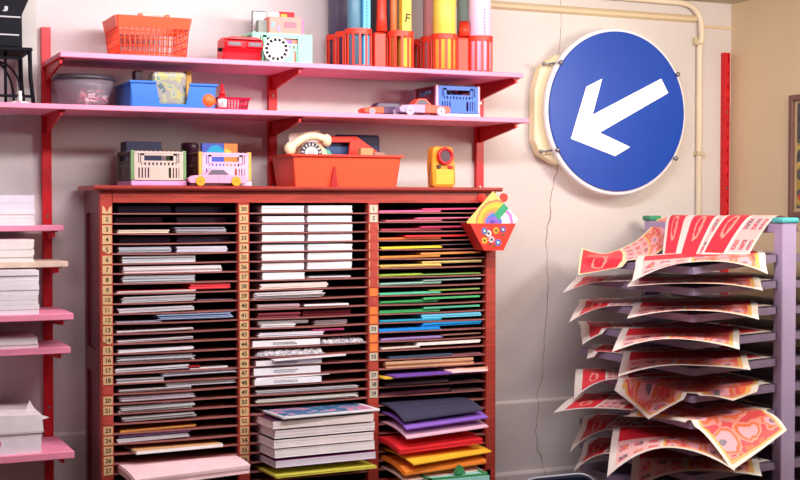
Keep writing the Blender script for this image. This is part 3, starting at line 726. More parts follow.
# left side: frame and sunk panels
for s, (xa, xc) in enumerate(((CX0, CX0+.02), (CX1-.02, CX1))):
    b = BM(); box(b, xa, xc, -.265+.03, -.205, .04, CT-.014); box(b, xa, xc, -.06, -.027, .04, CT-.014)
    for z in (CT-.014-.07, .985, .52, .04): box(b, xa, xc, -.205, -.06, z, z+.07)
    xi = xa+.008 if s == 0 else xa; box(b, xi, xi+.012, -.205, -.06, .05, CT-.03)
    mk('side_panel', b, SIDEM, T)
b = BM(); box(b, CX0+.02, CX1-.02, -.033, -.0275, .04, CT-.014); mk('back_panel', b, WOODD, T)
for i, (xa, xc) in enumerate(DIV):
    b = BM(); rbox(b, xa+.0005, xc-.0005, CY, CY+.03, .0 if i in (0, 3) else .04, CT-.0145, .002, 1); mk('stile', b, WOODH, T)
    if i in (1, 2):
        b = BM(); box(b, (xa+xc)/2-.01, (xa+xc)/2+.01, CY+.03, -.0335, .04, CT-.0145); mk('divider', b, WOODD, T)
b = BM(); box(b, CX0+.02, CX1-.02, CY, CY+.02, .04, Z0-PIT*NS); mk('lower_panel', b, WOODH, T)
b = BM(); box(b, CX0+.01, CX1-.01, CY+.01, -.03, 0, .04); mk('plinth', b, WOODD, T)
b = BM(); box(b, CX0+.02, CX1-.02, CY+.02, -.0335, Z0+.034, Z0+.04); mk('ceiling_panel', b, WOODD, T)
sag = {}
for c, (xa, xc) in enumerate(COLS):
    for i in range(NS):
        z = Z0-PIT*i; b = BM(); sg = random.uniform(.0, .0022); tl = random.uniform(-.0012, .0012); n = 8; v = []
        y0 = CY+.003+random.uniform(0, .004)
        for j in range(n+1):
            u = j/n; x = xa-.004+(xc-xa+.008)*u; dz = -sg*(1-(2*u-1)**2)+tl*(u-.5)
            v.append([b.verts.new((x, y, z+dz+e)) for y, e in ((y0, -.0018), (y0, .0018), (-.0335, .0018), (-.0335, -.0018))])
        for j in range(n):
            for e in range(4): b.faces.new((v[j][e], v[j][(e+1) % 4], v[j+1][(e+1) % 4], v[j+1][e]))
        b.faces.new(v[0]); b.faces.new(v[-1][::-1])
        mk('shelf_board', b, BOARD, T)
# number labels
LBL = mat('label_card', (214, 176, 128), .6, .12, 40); INK = mat('label_ink', (44, 30, 26), .6); LBLW = mat('label_pale', (206, 196, 176), .6, .08, 40); LBO = mat('label_orange', (236, 130, 62), .5, .08, 30); RAG = mat('label_torn', (184, 70, 60), .6, .15, 60)
def number(col, i, txt, m, torn=0):
    xa, xc = DIV[col]; xm = (xa+xc)/2+(.002 if col == 0 else 0); z = Z0-PIT*i+.0135; w = .0142; h = .0128
    b = BM()
    if torn == 1:
        prism(b, [(xm-w, z-h), (xm+w, z-h), (xm+w, z+h*.8), (xm+w*.5, z+h*.4), (xm, z-h*.7), (xm-w*.5, z+h*.5), (xm-w, z+h*.9)], CY-.0016, CY-.0004)
    elif torn == 2:
        prism(b, [(xm-w, z-h*.2), (xm-w*.2, z-h*.7), (xm+w*.3, z-h), (xm+w, z-h*.6), (xm+w, z+h), (xm-w, z+h)], CY-.0016, CY-.0004)
    else:
        a = random.uniform(-.03, .03)
        prism(b, [(xm-w, z-h+a*w), (xm+w, z-h-a*w), (xm+w, z+h-a*w), (xm-w, z+h+a*w)], CY-.0016, CY-.0004)
    if txt: put_text(b, txt, .0185, at(xm, CY-.0019, z) @ FACE, 1)
    mk('number_label', b, [m, INK], T)
for i in range(27):
    if i == 18 or i == 21: 
        number(0, i, '', RAG); continue
    number(0, i, '' if i == 0 else str(i+1), LBL, 1 if i == 0 else (2 if i in (4, 13) else 0))
for i in range(27): number(1, i, str(30+i), LBL if i < 12 else LBL)
spec = {0: ('1', LBLW), 1: ('2', LBLW), 13: ('33', LBLW), 16: ('35', LBLW), 18: ('37', LBLW), 19: ('38', LBLW), 20: ('39', LBLW)}
for i in range(27):
    if i in spec: number(2, i, *spec[i])
    elif i in (9, 11, 12, 14, 15): number(2, i, '', LBO)
    elif i in (10, 17): number(2, i, '', RAG)
    elif i < 9:
        xa, xc = DIV[2]; z = Z0-PIT*i+.0135; b = BM()
        prism(b, [(xa+.003, z-.0135), (xc-.003, z-.0135), (xc-.003, z+.0135), (xa+.003, z+.0135)], CY-.0012, CY-.0004)
        prism(b, [(xa+.003, z-.008), (xa+.006, z-.01), (xa+.0055, z+.002), (xa+.007, z+.009), (xa+.003, z+.011)], CY-.002, CY-.001, mi=1)
        prism(b, [(xc-.003, z-.01), (xc-.005, z-.004), (xc-.0045, z+.009), (xc-.003, z+.011)], CY-.002, CY-.001, mi=1)
        mk('torn_label', b, [RAG, LBL], T)

# ------------------------------------------------------------------ what lies in the slots
ORD = ['top', 'second', 'third', 'fourth', 'fifth', 'sixth', 'seventh', 'eighth', 'ninth', 'tenth', 'eleventh', 'twelfth', 'thirteenth', 'fourteenth', 'fifteenth', 'sixteenth', 'seventeenth', 'eighteenth', 'nineteenth', 'twentieth', 'twenty-first', 'twenty-second', 'twenty-third', 'twenty-fourth', 'twenty-fifth', 'twenty-sixth', 'twenty-seventh', 'twenty-eighth', 'twenty-ninth']
CN = ['left', 'middle', 'right']
PXC = [(113, 238), (250, 368), (379, 486)]
TOPZ = {}
def put(c, i, p0, p1, hpx, rgb, word, kind='paper_stack', where='', front=.008, rot=None, droop=0., over=0., n=None, jit=.003, tilt=0., depth=None, top=None, what=None):
    """a stack between photo columns p0..p1 of column c lying on shelf i, hpx thick"""
    yf = CY+.004+front-over
    x0, x1 = UX(p0, yf), UX(p1, yf)
    z = Z0-PIT*i+.0021; key = (c, i); h = hpx*.00292
    lo = TOPZ.get(key, [])
    zb = z
    for (a, e, zz) in lo:
        if x0 < e-.002 and x1 > a+.002: zb = max(zb, zz+.0004)
    h = min(h, .0262-(zb-z)) if not over else h
    if h < .0006: h = .0006
    TOPZ.setdefault(key, []).append((x0, x1, zb+h+abs(tilt)))
    d = depth or min(.21, .222-front+over)
    rot = random.uniform(-.012, .012) if rot is None else rot
    bb = stack_bm(x0, x1, yf, d, zb, h, n, jit, rot, droop, tilt)
    kw = {'paper_stack': 'paper stack', 'card_stack': 'card stack', 'paper_sheet': 'sheet', 'card_sheet': 'card', 'book': 'book', 'plastic_packet': 'packet'}[kind]
    lab = f"{word} {what or kw} {'at '+where+' ' if where else ''}in the {ORD[i]} slot of the {CN[c]} column"
    o = one(kind, bb, cmat(rgb), lab, 'paper' if 'paper' in kind else ('card' if 'card' in kind else kw), f'stock in the {CN[c]} column of the cabinet')
    if kind == 'plastic_packet':
        b = BM(); xm = x0+(x1-x0)*.3; yq = min(v.co.y for v in o.data.vertices)+o.location.y
        for r_ in range(2):
            q = xm
            while q < xm+.075:
                wv = random.uniform(.003, .009); box(b, q, q+wv, yq-.0006, yq+.004, zb+h*(.62-.26*r_), zb+h*(.62-.26*r_)+.0016); q += wv+.0025
        pl = mk('printed_lines', b, mat('grey_print', (120, 116, 128), .6), o)
    if top is not None:
        tb = stack_bm(x0+.002, x1-.002, yf+.003, d-.01, zb+h+.0002, .0006, 1, 0, rot, droop, tilt); mk('cover', tb, top, o)
    return o
G1 = (196, 192, 202); G2 = (210, 206, 212); G3 = (176, 172, 186); DK = (62, 52, 84); WH = (236, 230, 236)
A = 0
put(A,0,118,171,7,DK,'dark slate','paper_stack','left',.05); put(A,0,176,223,7,(56,54,82),'dark blue grey','paper_stack','right',.05)
put(A,1,115,162,6,(74,44,64),'dark plum','paper_stack','left',.05); put(A,1,177,226,5.5,(84,66,96),'dusky purple','paper_stack','right',.05)
put(A,2,117,168,3.2,(238,224,204),'cream','paper_stack','left'); put(A,2,175,225,5.5,G3,'pale grey','paper_stack','right',.015)
put(A,3,119,170,5.5,(70,52,82),'dark aubergine','paper_stack','left',.05); put(A,3,177,229,6,(86,72,104),'grey violet','paper_stack','right',.04)
put(A,4,119,171,6,(186,188,202),'cool grey','paper_stack','left'); put(A,4,177,227,6,(206,200,214),'light grey','paper_stack','right')
put(A,5,122,195,7,(206,206,212),'thick light grey','paper_stack','left')
put(A,6,123,221,6.5,(226,214,218),'wide pinkish white')
put(A,7,122,194,7.5,(196,198,204),'thick cool grey','paper_stack','left')
put(A,8,117,195,2,(226,222,222),'white','paper_stack','left',.0,top=cmat((214,60,70))); put(A,8,189,229,5.5,(242,72,84),'bright red','card_stack','right')
put(A,9,122,194,6,G2,'layered grey white','paper_stack','left',tilt=.003); put(A,9,196,232,1,(150,120,140),'thin mauve','paper_sheet','right',.03)
put(A,10,118,193,4.5,(204,198,206),'slanting grey white','paper_stack','left',tilt=.004)
put(A,11,115,160,1.6,(160,150,166),'thin dull grey','paper_sheet','left'); put(A,11,158,231,8,(170,190,226),'pale blue','paper_stack','right',jit=.006)
put(A,12,117,193,1.8,WH,'thin white','paper_sheet','left',tilt=.004)
put(A,13,117,192,2.4,(226,222,230),'thin white','paper_stack','left',tilt=.005)
put(A,14,118,193,3,(222,220,228),'loose white','paper_stack','left',tilt=.003); 
put(A,15,117,193,6,(196,194,204),'ragged grey','paper_stack','left',tilt=.001,jit=.006)
put(A,16,115,188,4.5,(216,214,224),'white','paper_stack','left',tilt=.004); put(A,16,189,227,1.5,(234,228,234),'small white','paper_sheet','right',tilt=.001); put(A,16,188,200,2,(190,30,50),'little red','card_sheet','right',.006)
put(A,17,116,163,4,(208,206,214),'white','paper_stack','left'); put(A,17,162,235,6.5,(210,208,222),'layered white','paper_stack','right',jit=.006,tilt=.003)
put(A,18,118,190,3,G2,'thin grey white','paper_stack','left',tilt=.002); put(A,18,166,235,4,(222,220,230),'white','paper_stack','right',tilt=.001)
put(A,19,119,193,6.5,(200,186,198),'loose pinkish grey','paper_stack','left',jit=.006,tilt=.002)
put(A,20,119,193,6.5,(200,200,204),'fanned grey white','paper_stack','left',jit=.006,tilt=.004); put(A,20,161,232,2.5,(244,240,246),'crisp white','paper_stack','right',tilt=.001)
put(A,21,122,194,5.5,(196,198,200),'ragged light grey','paper_stack','left',jit=.005,tilt=.004)
put(A,22,119,195,2,(238,168,88),'thin orange','card_stack','left',tilt=.004)
put(A,23,116,188,4,(214,210,216),'pale grey','paper_stack','left',tilt=.004,n=2); put(A,23,117,189,2,(160,130,200),'violet','card_stack','left',.01,tilt=.003); put(A,23,157,188,1.2,(170,206,90),'lime','card_sheet','middle',.002,tilt=.003)
put(A,24,131,220,3,(240,236,236),'white','paper_stack','',.0,rot=.07,over=.03,n=2,top=cmat((226,176,124)))
put(A,26,127,247,9,(250,214,222),'large pale pink','paper_stack','',.0,rot=.10,over=.13,droop=.014,n=5,depth=.3)
B_ = 1
for i in range(7):
    put(B_,i,262,304,7.6 if i not in (1, 4) else 6.4,(240,234,240),'clean white','paper_stack','left',.006,n=3,jit=.0012)
    put(B_,i,308,352,7.8 if i not in (1, 4) else 6.6,(238,232,240),'clean white','paper_stack','right',.006,n=3,jit=.0012)
put(B_,4,263,345,.6,(150,206,206),'thin teal','paper_sheet','',.004)
put(B_,7,262,304,7.4,(240,234,240),'clean white','paper_stack','left',.006,n=3,jit=.0012); put(B_,7,309,351,2.2,(228,220,224),'thin white','paper_stack','right'); put(B_,7,309,350,1,(40,44,66),'dark navy','paper_sheet','right',.02)
put(B_,8,260,327,5.6,(238,220,216),'pinkish white','paper_stack','left',n=3,tilt=.002)
put(B_,9,255,323,6.5,(228,222,226),'uneven white','paper_stack','left',.0,jit=.006,tilt=.003)
put(B_,10,257,299,4,(190,160,166),'mauve','paper_stack','left'); put(B_,10,305,349,2.6,(232,230,234),'white','paper_stack','right')
put(B_,11,258,300,5,(150,60,76),'maroon','card_stack','left'); put(B_,11,302,350,5.5,(128,26,46),'deep red','card_stack','right',.02)
put(B_,12,261,295,3,(244,240,244),'white','paper_stack','left',.0); put(B_,12,257,307,4,(176,168,170),'warm grey','paper_stack','left',.012); put(B_,12,314,346,5,(160,140,146),'mauve grey','paper_stack','right',.012)
put(B_,13,258,323,4.2,(232,226,236),'loose white','paper_stack','left',jit=.006); put(B_,13,313,344,1.8,(206,70,130),'pink and purple','card_stack','right',.002,n=2)
put(B_,14,252,320,6.2,(242,238,244),'printed white','plastic_packet','left',.0,n=1)
put(B_,16,255,321,5.2,(240,236,244),'printed white','plastic_packet','left',.0,n=1); put(B_,16,272,345,1.5,(240,234,240),'white','paper_sheet','right',.0,over=.02,rot=.03,tilt=.006)
put(B_,17,253,320,7.6,(240,238,246),'thick printed white','plastic_packet','left',.0,n=1)
put(B_,18,253,320,6,(238,236,244),'printed white lower','plastic_packet','left',.0,n=1); put(B_,18,256,330,1.6,(236,230,236),'white','paper_sheet','right',.0,tilt=.004); put(B_,18,256,268,.8,(60,70,170),'blue edged','card_sheet','left',.0)
put(B_,19,256,357,4,(196,192,200),'crumpled grey','paper_stack','',.004,jit=.006)
put(B_,20,257,358,4.5,(214,214,206),'pale green grey','paper_stack','',.004,jit=.006,tilt=.003)
# crinkled clear film
k = NB('film', .12); k.put(k.b.inputs['Base Color'], k.ramp(k.noise(k.tc.outputs['Object'], 55, 4, 1.5), [(.35, (150, 146, 160)), (.5, (206, 202, 214)), (.62, (248, 246, 250))], False)); k.b.inputs['Alpha'].default_value = .85; FILM = k.m
def film(c, i, p0, p1, hpx, label, yf=CY+.002):
    x0, x1 = UX(p0, yf), UX(p1, yf); z = Z0-PIT*i+.0022; h = hpx*.0029; b = BM(); nx, ny = 22, 12; rnd = random.Random(i)
    top = [[b.verts.new((x0+(x1-x0)*a/nx, yf+.2*j/ny+rnd.uniform(-.003, .003)*(j == 0), z+.001+max(.001, h*min(1, .25+j*.5)*rnd.uniform(.55, .98)) if 0 < a < nx else z+.001)) for a in range(nx+1)] for j in range(ny+1)]
    bot = [b.verts.new((v.co.x, v.co.y, z)) for v in top[0]]
    for j in range(ny):
        for a in range(nx): b.faces.new((top[j][a], top[j][a+1], top[j+1][a+1], top[j+1][a]))
    for a in range(nx): b.faces.new((bot[a], bot[a+1], top[0][a+1], top[0][a]))
    return one('plastic_film', b, FILM, label, 'plastic film', 'crinkled films in the middle column')
film(1, 14, 322, 366, 7, 'crinkled clear film beside the printed packet in the middle column')
film(1, 15, 256, 325, 8.5, 'crinkled clear film bulging from the sixteenth slot of the middle column')
# books that stick out at the foot of the middle column
def book(i, p0, p1, py, hpx, rgb, cover, label, over=.11, rot=.05, dro=.0):
    yf = CY-over; x0, x1 = UX(p0, yf), UX(p1, yf); zb = Z0-PIT*i+.003
    T_ = thing('book', label, 'book', ((x0+x1)/2, yf+.14, zb), 'books sticking out of the middle column')
    h = hpx*.0028
    mk('pages', stack_bm(x0+.001, x1-.001, yf+.001, .27, zb+.0012, h-.0024, 4, .0008, rot), cmat(rgb), T_)
    mk('cover', stack_bm(x0, x1, yf, .272, zb+h-.0011, .0011, 1, 0, rot), cover, T_); mk('back_cover', stack_bm(x0, x1, yf, .272, zb, .0011, 1, 0, rot), cmat(rgb), T_)
    return T_
PLUM = mat('cover_plum', (74, 26, 58), .3, .1); WCOV = cmat((236, 228, 234))
k = NB('poster_cover', .25); oo = k.sep(k.tc.outputs['Object']); nn = k.noise(k.tc.outputs['Object'], 18, 3, 1.); k.put(k.b.inputs['Base Color'], k.ramp(nn, [(0, (70, 120, 170)), (.5, (110, 160, 196)), (.57, (236, 150, 190)), (.66, (90, 140, 180))])); POS = k.m
book(26, 272, 375, 474, 8, (226, 216, 234), mat('cover_magenta', (130, 40, 110), .3), 'lilac paged book with magenta cover, lowest of the books', .11)
book(25, 271, 374, 464, 9, (240, 234, 238), WCOV, 'white covered book, second from the bottom of the books', .11)
book(24, 270, 373, 454, 9.5, (242, 232, 236), mat('cover_night', (40, 26, 50), .3), 'white paged book with near black cover, third from the bottom', .11)
book(23, 271, 374, 443.5, 9, (236, 226, 232), WCOV, 'white book directly under the plum covered book', .11)
book(22, 269, 373, 434, 9, (244, 230, 232), PLUM, 'thick pinkish white book with plum cover under the blue poster', .115)
put(1,24,264,373,0.5,(238,230,236),'spare white','paper_sheet','',.0,over=.02)
yf = CY-.125; x0, x1 = UX(277, yf), UX(378, yf); zb = Z0-PIT*21+.003
T_ = thing('poster_pile', 'small pile of posters, topmost printed blue and pink, above the books', 'poster', ((x0+x1)/2, yf+.1, zb), None)
mk('pile', stack_bm(x0, x1, yf, .27, zb, .008, 3, .002, .09), cmat((222, 222, 228)), T_)
mk('printed_face', stack_bm(x0+.01, x1-.014, yf+.012, .24, zb+.0082, .0005, 1, 0, .09), POS, T_)
yf = CY-.12; x0, x1 = UX(272, yf), UX(376, yf); zb = Z0-PIT*27+.003
one('card_stack', stack_bm(x0, x1, yf, .26, zb, .008, 3, .002, .05), cmat((214, 206, 84)), 'yellow green card at the foot of the middle column below the books', 'card')
# right column: coloured card
C_ = 2
LST_ = [
 [(380,441,2,(236,110,160),'candy pink','left'),(422,482,1.6,(232,80,130),'deep pink','right')],
 [(385,441,1.6,(206,110,130),'dusky pink','left'),(417,480,2,(240,130,170),'baby pink','right')],
 [(381,441,2,(190,70,96),'dark rose','left'),(421,480,2,(222,70,110),'rose','right')],
 [(379,441,2.2,(250,140,80),'light orange','left'),(405,480,2,(232,54,58),'red','right')],
 [(381,441,2.4,(244,222,60),'yellow','left'),(441,472,.8,(150,110,120),'thin mauve','right')],
 [(380,440,2.2,(236,160,76),'amber','left'),(421,481,2.2,(226,150,84),'tan orange','right')],
 [(380,441,2.8,(240,214,120),'straw yellow','left'),(423,482,2.6,(238,216,140),'pale straw','right')],
 [(380,422,2.4,(176,216,84),'lime green','left'),(421,480,1.6,(140,190,100),'soft green','right')],
 [(380,441,3,(160,208,196),'pale mint','left'),(424,481,1.6,(170,200,196),'grey mint','right')],
 [(380,441,2.2,(96,200,164),'sea green','left'),(430,480,1.2,(150,180,96),'olive green','right')],
 [(380,439,3,(70,180,104),'mid green','left'),(424,480,1.8,(84,190,120),'fresh green','right')],
 [(379,440,3,(60,168,96),'grass green','left'),(424,480,1.8,(90,184,150),'jade green','right')],
 [(380,441,2.4,(50,176,216),'cyan blue','left'),(422,481,4.4,(110,206,240),'sky blue','right')],
 [(379,440,3.2,(20,140,226),'strong blue','left'),(422,481,4.2,(24,160,240),'vivid blue','right')],
 [(381,443,2.4,(180,150,222),'lilac','left'),(443,481,.9,(170,120,110),'thin brown','right')],
 [(382,420,2.4,(240,226,214),'ivory','left'),(417,480,3.2,(246,240,236),'cream white','right')],
 [(388,452,2.2,(66,84,108),'slate blue','left'),(452,481,1,(150,100,110),'thin rosewood','right')],
]
for i, row in enumerate(LST_):
    for (p0, p1, h, rgb, wd, wh) in row:
        put(C_, i, p0, p1, h, rgb, wd, 'card_stack', wh, random.uniform(0, .008), tilt=random.uniform(.001, .003), n=2)
put(C_,17,385,473,7.2,(216,170,134),'thick kraft brown','card_stack','',.004,n=5,jit=.004)
put(C_,18,381,452,1.5,(230,190,60),'yellow','card_stack','left',.0,over=.03,rot=.06)
put(C_,18,393,466,1.6,(120,76,180),'violet','card_stack','middle',.0,over=.05,rot=.06,n=2)
put(C_,18,452,488,1.6,(250,214,220),'pink and white printed','paper_sheet','right',.0,over=.05,n=2)
put(C_,19,386,449,3,(150,140,160),'grey','paper_stack','left',tilt=.003); put(C_,19,450,482,1,(150,110,120),'thin rosy','paper_sheet','right')
put(C_,20,381,450,2.6,(110,50,74),'dark maroon','card_stack','left',tilt=.004); put(C_,20,451,482,1.2,(140,100,110),'thin dusky','card_sheet','right')
b = BM(); p = U(447, 378, CY-.01); x1 = UX(487, CY-.01); pts = [(p.x, CY+.06, Z0-PIT*18+.012), ((p.x+x1)/2, CY-.006, Z0-PIT*18+.0115), (x1, CY-.012, Z0-PIT*18+.014)]
pipe(b, pts, .0085, 10)
for v in b.verts: v.co.z += math.sin(v.co.x*160)*.0012; v.co.y += math.sin(v.co.x*230)*.002
one('paper_roll', b, cmat((214, 160, 136)), 'crumpled roll of kraft paper at right under the thick kraft card', 'paper roll', None)
CARDZ = {}
def card(p0, p1, py, hpx, rgb, label, over=.12, rot=.09, dro=.016, n=2, d=.3):
    """card on the nearest shelf above its sagging front edge"""
    yf = CY-over; x0, x1 = UX(p0, yf), UX(p1, yf); zf = UZ((p0+p1)/2, py, yf)
    i = int((Z0-zf)/PIT); h = hpx*.0027
    zi = CARDZ.get(i, Z0-PIT*i+.003); CARDZ[i] = zi+h+.0004
    dr = max(0, zi-zf)*.0169/(over*over)
    o = stack_bm(x0, x1, yf, min(d, over+.2), zi, h, n, .002, rot, dr)
    return one('card_stack', o, cmat(rgb), label, 'card', 'large coloured card sticking out of the right column')
card(399, 481, 477, 2, (236, 206, 196), 'pale peach card, lowest of the large coloured cards', .12)
card(399, 485, 470, 5, (248, 140, 50), 'orange card stack under the single yellow card', .125, n=3)
card(404, 490, 459, 1.6, (246, 190, 50), 'golden yellow card jutting out between red and orange card', .135, .14, n=1)
card(394, 482, 449, 6, (238, 40, 52), 'bright red card stack above the golden yellow card', .115, n=3)
card(400, 487, 433, 1.6, (244, 190, 214), 'pale pink card under the purple card', .125, .1, n=1)
card(400, 487, 424.5, 2.4, (146, 100, 208), 'purple card under the dark navy card', .125, .1, n=2)
card(398, 482, 416.5, 2, (58, 56, 82), 'dark navy card, uppermost of the large coloured cards', .12, .09, n=1)
# green framed folder and clip below the right column
yf = -.44; x0, x1 = UX(430, yf), UX(490, yf); zf = UZ(465, 476, yf)
T_ = thing('tray_box', 'teal box with green rim at the foot of the right column', 'box', ((x0+x1)/2, yf+.08, zf-.05))
GRN = mat('green_rim', (60, 150, 96), .4); b = BM(); box(b, x0, x1, yf, yf+.17, zf-.05, zf-.004); mk('body', b, cmat((150, 212, 206)), T_)
for q in ((x0, x0+.008, yf, yf+.17), (x1-.008, x1, yf, yf+.17), (x0, x1, yf, yf+.008), (x0, x1, yf+.162, yf+.17)):
    b = BM(); box(b, *q, zf-.004, zf+.002); mk('rim', b, GRN, T_)

p = U(460, 479, yf+.03); q = U(459.5, 469, yf+.03)
b = BM(); prism(b, [(p.x-.016, zf+.002), (p.x+.018, zf+.002), (p.x+.001, zf+.03)], yf+.02, yf+.05, .001); one('paper_tent', b, GRN, 'small green folded paper tent standing on the teal box', 'paper tent')

# ------------------------------------------------------------------ on top of the cabinet
yf = -.262
xl, xr_ = UX(131, yf), UX(186.5, yf); z1 = UZ(160, 151.5, yf)
GREENP = mat('crate_green', (118, 150, 104), .45, .05); CREAM = mat('crate_cream', (206, 184, 174), .45, .04)
crate('toy_crate', 'cream toy crate with green corner posts on a pink tray, left on the cabinet top', xl, xr_, yf, -.065, CT, z1, CREAM, GREENP, GRP, mside=mat('crate_dusk', (70, 62, 66), .45), base=mat('tray_orchid', (226, 160, 214), .4, .03), post=.013)
b = BM(); ya = -.17; xa, xc = UX(123, ya), UX(162, ya); rbox(b, max(xa, xl+.006), xc, ya, ya+.08, CT+.008, UZ(140, 141.5, ya), .002); one('card_box', b, mat('navy_box', (32, 34, 66), .5, .1), 'navy speckled box standing inside the cream toy crate', 'box')
xl, xr_ = UX(199, yf), UX(251.5, yf); z1 = UZ(225, 153, yf)
AMB = mat('crate_amber', (238, 176, 84), .45, .05); ORCH = mat('crate_orchid', (228, 180, 208), .45, .04)
crate('toy_crate', 'pink toy crate with amber corner posts behind the pink car on the cabinet top', xl, xr_, yf, -.065, CT, z1, ORCH, AMB, GRP, mside=mat('crate_umber', (92, 44, 36), .45), base=mat('tray_lilac', (228, 200, 226), .4, .03), post=.013)
# picture book in the pink crate
ya = -.16; xa, xm, xc = UX(202, ya), UX(232, ya), UX(249, ya); xa = max(xa, xl+.008); xc = min(xc, xr_-.013); xm = xa+(xc-xa)*.62; zq = UZ(225, 143.5, ya); T = thing('picture_book', 'blue, cyan and orange picture book standing inside the pink toy crate', 'book', ((xa+xc)/2, ya, CT+.007))
b = BM(); rbox(b, xa, xm, ya, ya+.014, CT+.007, zq, .001, 1); mk('cover', b, mat('book_blue', (78, 98, 200), .4), T)
b = BM(); rbox(b, xm, xc, ya, ya+.014, CT+.007, zq, .001, 1); mk('cover', b, mat('book_orange', (250, 142, 70), .4), T)
b = BM(); x_ = xa+(xm-xa)*.62; pts = [(x_+(.032)*math.cos(PI*a/12)*(1.0), zq-.042+.036*math.sin(PI*a/12)) for a in range(13)]; pts = [(min(max(p, xa), xm-.0005), q) for p, q in pts]; prism(b, pts, ya-.0008, ya); mk('hill_shape', b, mat('book_cyan', (40, 176, 224), .4), T)
b = BM(); pts = [(xm+.001+.026*math.cos(PI/2*a/8), zq-.036+.02*math.sin(PI/2*a/8)) for a in range(9)]+[(xm+.001, zq-.036)]; prism(b, pts, ya-.0008, ya); mk('sun_shape', b, mat('book_yellow', (250, 214, 80), .4), T)
b = BM(); ya = -.115; xa = UX(190, ya); lathe(b, (xa-.0, ya, CT), [(.04, 0), (.04, UZ(190, 148, ya)-CT-.01), (.043, UZ(190, 147, ya)-CT-.008), (.043, UZ(190, 144, ya)-CT), (.036, UZ(190, 143.5, ya)-CT+.002)], 30)
for v in b.verts: v.co.x = xa+(v.co.x-xa)*.62
one('tin', b, mat('plum_tin', (58, 28, 44), .4, .1), 'dark plum tin with lid between the two toy crates', 'tin')
car(UX(188.5, -.287), UX(248, -.287), -.286, .02, CT, UZ(215, 169, -.286)-CT+.001, [(238, 164, 196), (238, 164, 196), (234, 170, 200)], 'pale pink toy car with yellow wheels in front of the pink crate', (.28, .73), wheel=(240, 166, 44), wr=.0148, hub=(200, 130, 40))

# tomato tote with grip wall
yf = -.272; xl, xr_ = UX(293, yf), UX(401, yf); zt = UZ(345, 155.5, yf); yb_ = -.065; ins = .012
T = thing('tote_caddy', 'big tomato red plastic tote with a grip wall, on the cabinet top', 'tote', ((xl+xr_)/2, -.17, CT))
for nm, a, c in (('front_panel', (xl, yf), (xr_, yf)), ('back_panel', (xr_, yb_), (xl, yb_)), ('side_panel', (xl, yb_), (xl, yf)), ('side_panel', (xr_, yf), (xr_, yb_))):
    b = BM(); a, c = Vector((*a, 0)), Vector((*c, 0)); n = Vector(((c-a).y, -(c-a).x, 0)).normalized(); e = (c-a).normalized(); t = .003
    v = [b.verts.new(p) for p in (a-n*ins+e*ins+Vector((0, 0, CT)), c-n*ins-e*ins+Vector((0, 0, CT)), c+Vector((0, 0, zt)), a+Vector((0, 0, zt)))]
    f0 = b.faces.new(v); r_ = bmesh.ops.extrude_face_region(b, geom=[f0])
    for q in r_['geom']:
        if isinstance(q, bmesh.types.BMVert): q.co -= n*t
    mk(nm, b, TOMATO if nm != 'front_panel' else mat('tomato_front', (246, 86, 52), .42, .03), T)
b = BM()
for q in ((xl-.008, xr_+.008, yf-.008, yf+.003), (xl-.008, xr_+.008, yb_-.003, yb_+.006), (xl-.008, xl+.003, yf, yb_), (xr_-.003, xr_+.008, yf, yb_)): box(b, *q, zt-.004, zt+.0025)
mk('rim', b, TOMATO, T)
b = BM(); box(b, xl+ins, xr_-ins, yf+ins, yb_-ins, CT+.0005, CT+.004); mk('floor_panel', b, TOMATO, T)
b = BM(); p0, p1, p2 = U(334.5, 166.5, yf), U(337.5, 184, yf), U(331, 184, yf)
prism(b, [(p0.x-.002, p0.z), (p0.x+.004, p0.z), (p1.x+.001, CT+.001), (p2.x, CT+.001)], yf-.0006, yf+.013); mk('front_groove', b, mat('tomato_dark', (176, 26, 26), .5), T)
ym = -.16
def Wm(px, py): p = U(px, py, ym); return (p.x, p.z)
b = BM(); zt2 = zt-.004
o_ = [(Wm(306, 156)[0], zt2), Wm(318, 136.5), Wm(356, 136.5), (Wm(386, 156)[0], zt2)]
hi = [Wm(320.5, 142.5), Wm(349.5, 142.5), (Wm(348, 154)[0], zt2), (Wm(320, 154)[0], zt2)]
prism(b, [o_[0], o_[1], hi[0], hi[3]], ym-.006, ym+.006); prism(b, [o_[1], o_[2], hi[1], hi[0]], ym-.009, ym+.009, .002); prism(b, [hi[1], o_[2], o_[3], hi[2]], ym-.006, ym+.006)
box(b, xl+ins, xr_-ins, ym-.004, ym+.004, CT+.004, zt2); mk('grip_wall', b, TOMATO, T)
# things in the tote
ya = -.10; xa, xc = UX(335, ya), UX(379, ya); zq = UZ(360, 135, ya)
b = BM(); rbox(b, xa, xc, ya-.012, ya+.012, CT+.0045, zq, .009, 3); one('pouch', b, mat('navy_pouch', (46, 44, 92), .5, .06), 'rounded navy pouch standing behind the grip wall of the tote', 'pouch')
ya = -.13; xa, xc = UX(325, ya), UX(352, ya); b = BM(); rbox(b, xa, xc, ya-.008, ya+.008, CT+.0045, UZ(340, 143, ya), .002); one('notebook', b, mat('steel_blue', (56, 84, 136), .5, .12), 'steel blue notebook seen through the grip hole of the tote', 'notebook')
ya = -.215; xa, xc = UX(359, ya), UX(371.5, ya); zq = UZ(365, 148.5, ya)
b = BM(); prism(b, [(xa-.002, CT+.0045), (xc-.002, CT+.0045), (xc+.002, zq), (xa+.002, zq+.001)], ya-.012, ya+.012, .001); one('wood_block', b, mat('tan_block', (206, 150, 104), .6, .08), 'small tan wooden block in the right half of the tote', 'block')
ya = -.205; b = BM(); xa = UX(378, ya); rbox(b, xa-.018, xa+.02, ya-.01, ya+.01, CT+.0045, UZ(378, 152.5, ya), .002); one('card', b, mat('grey_brown', (168, 130, 116), .6), 'grey brown card beside the tan block in the tote', 'card')
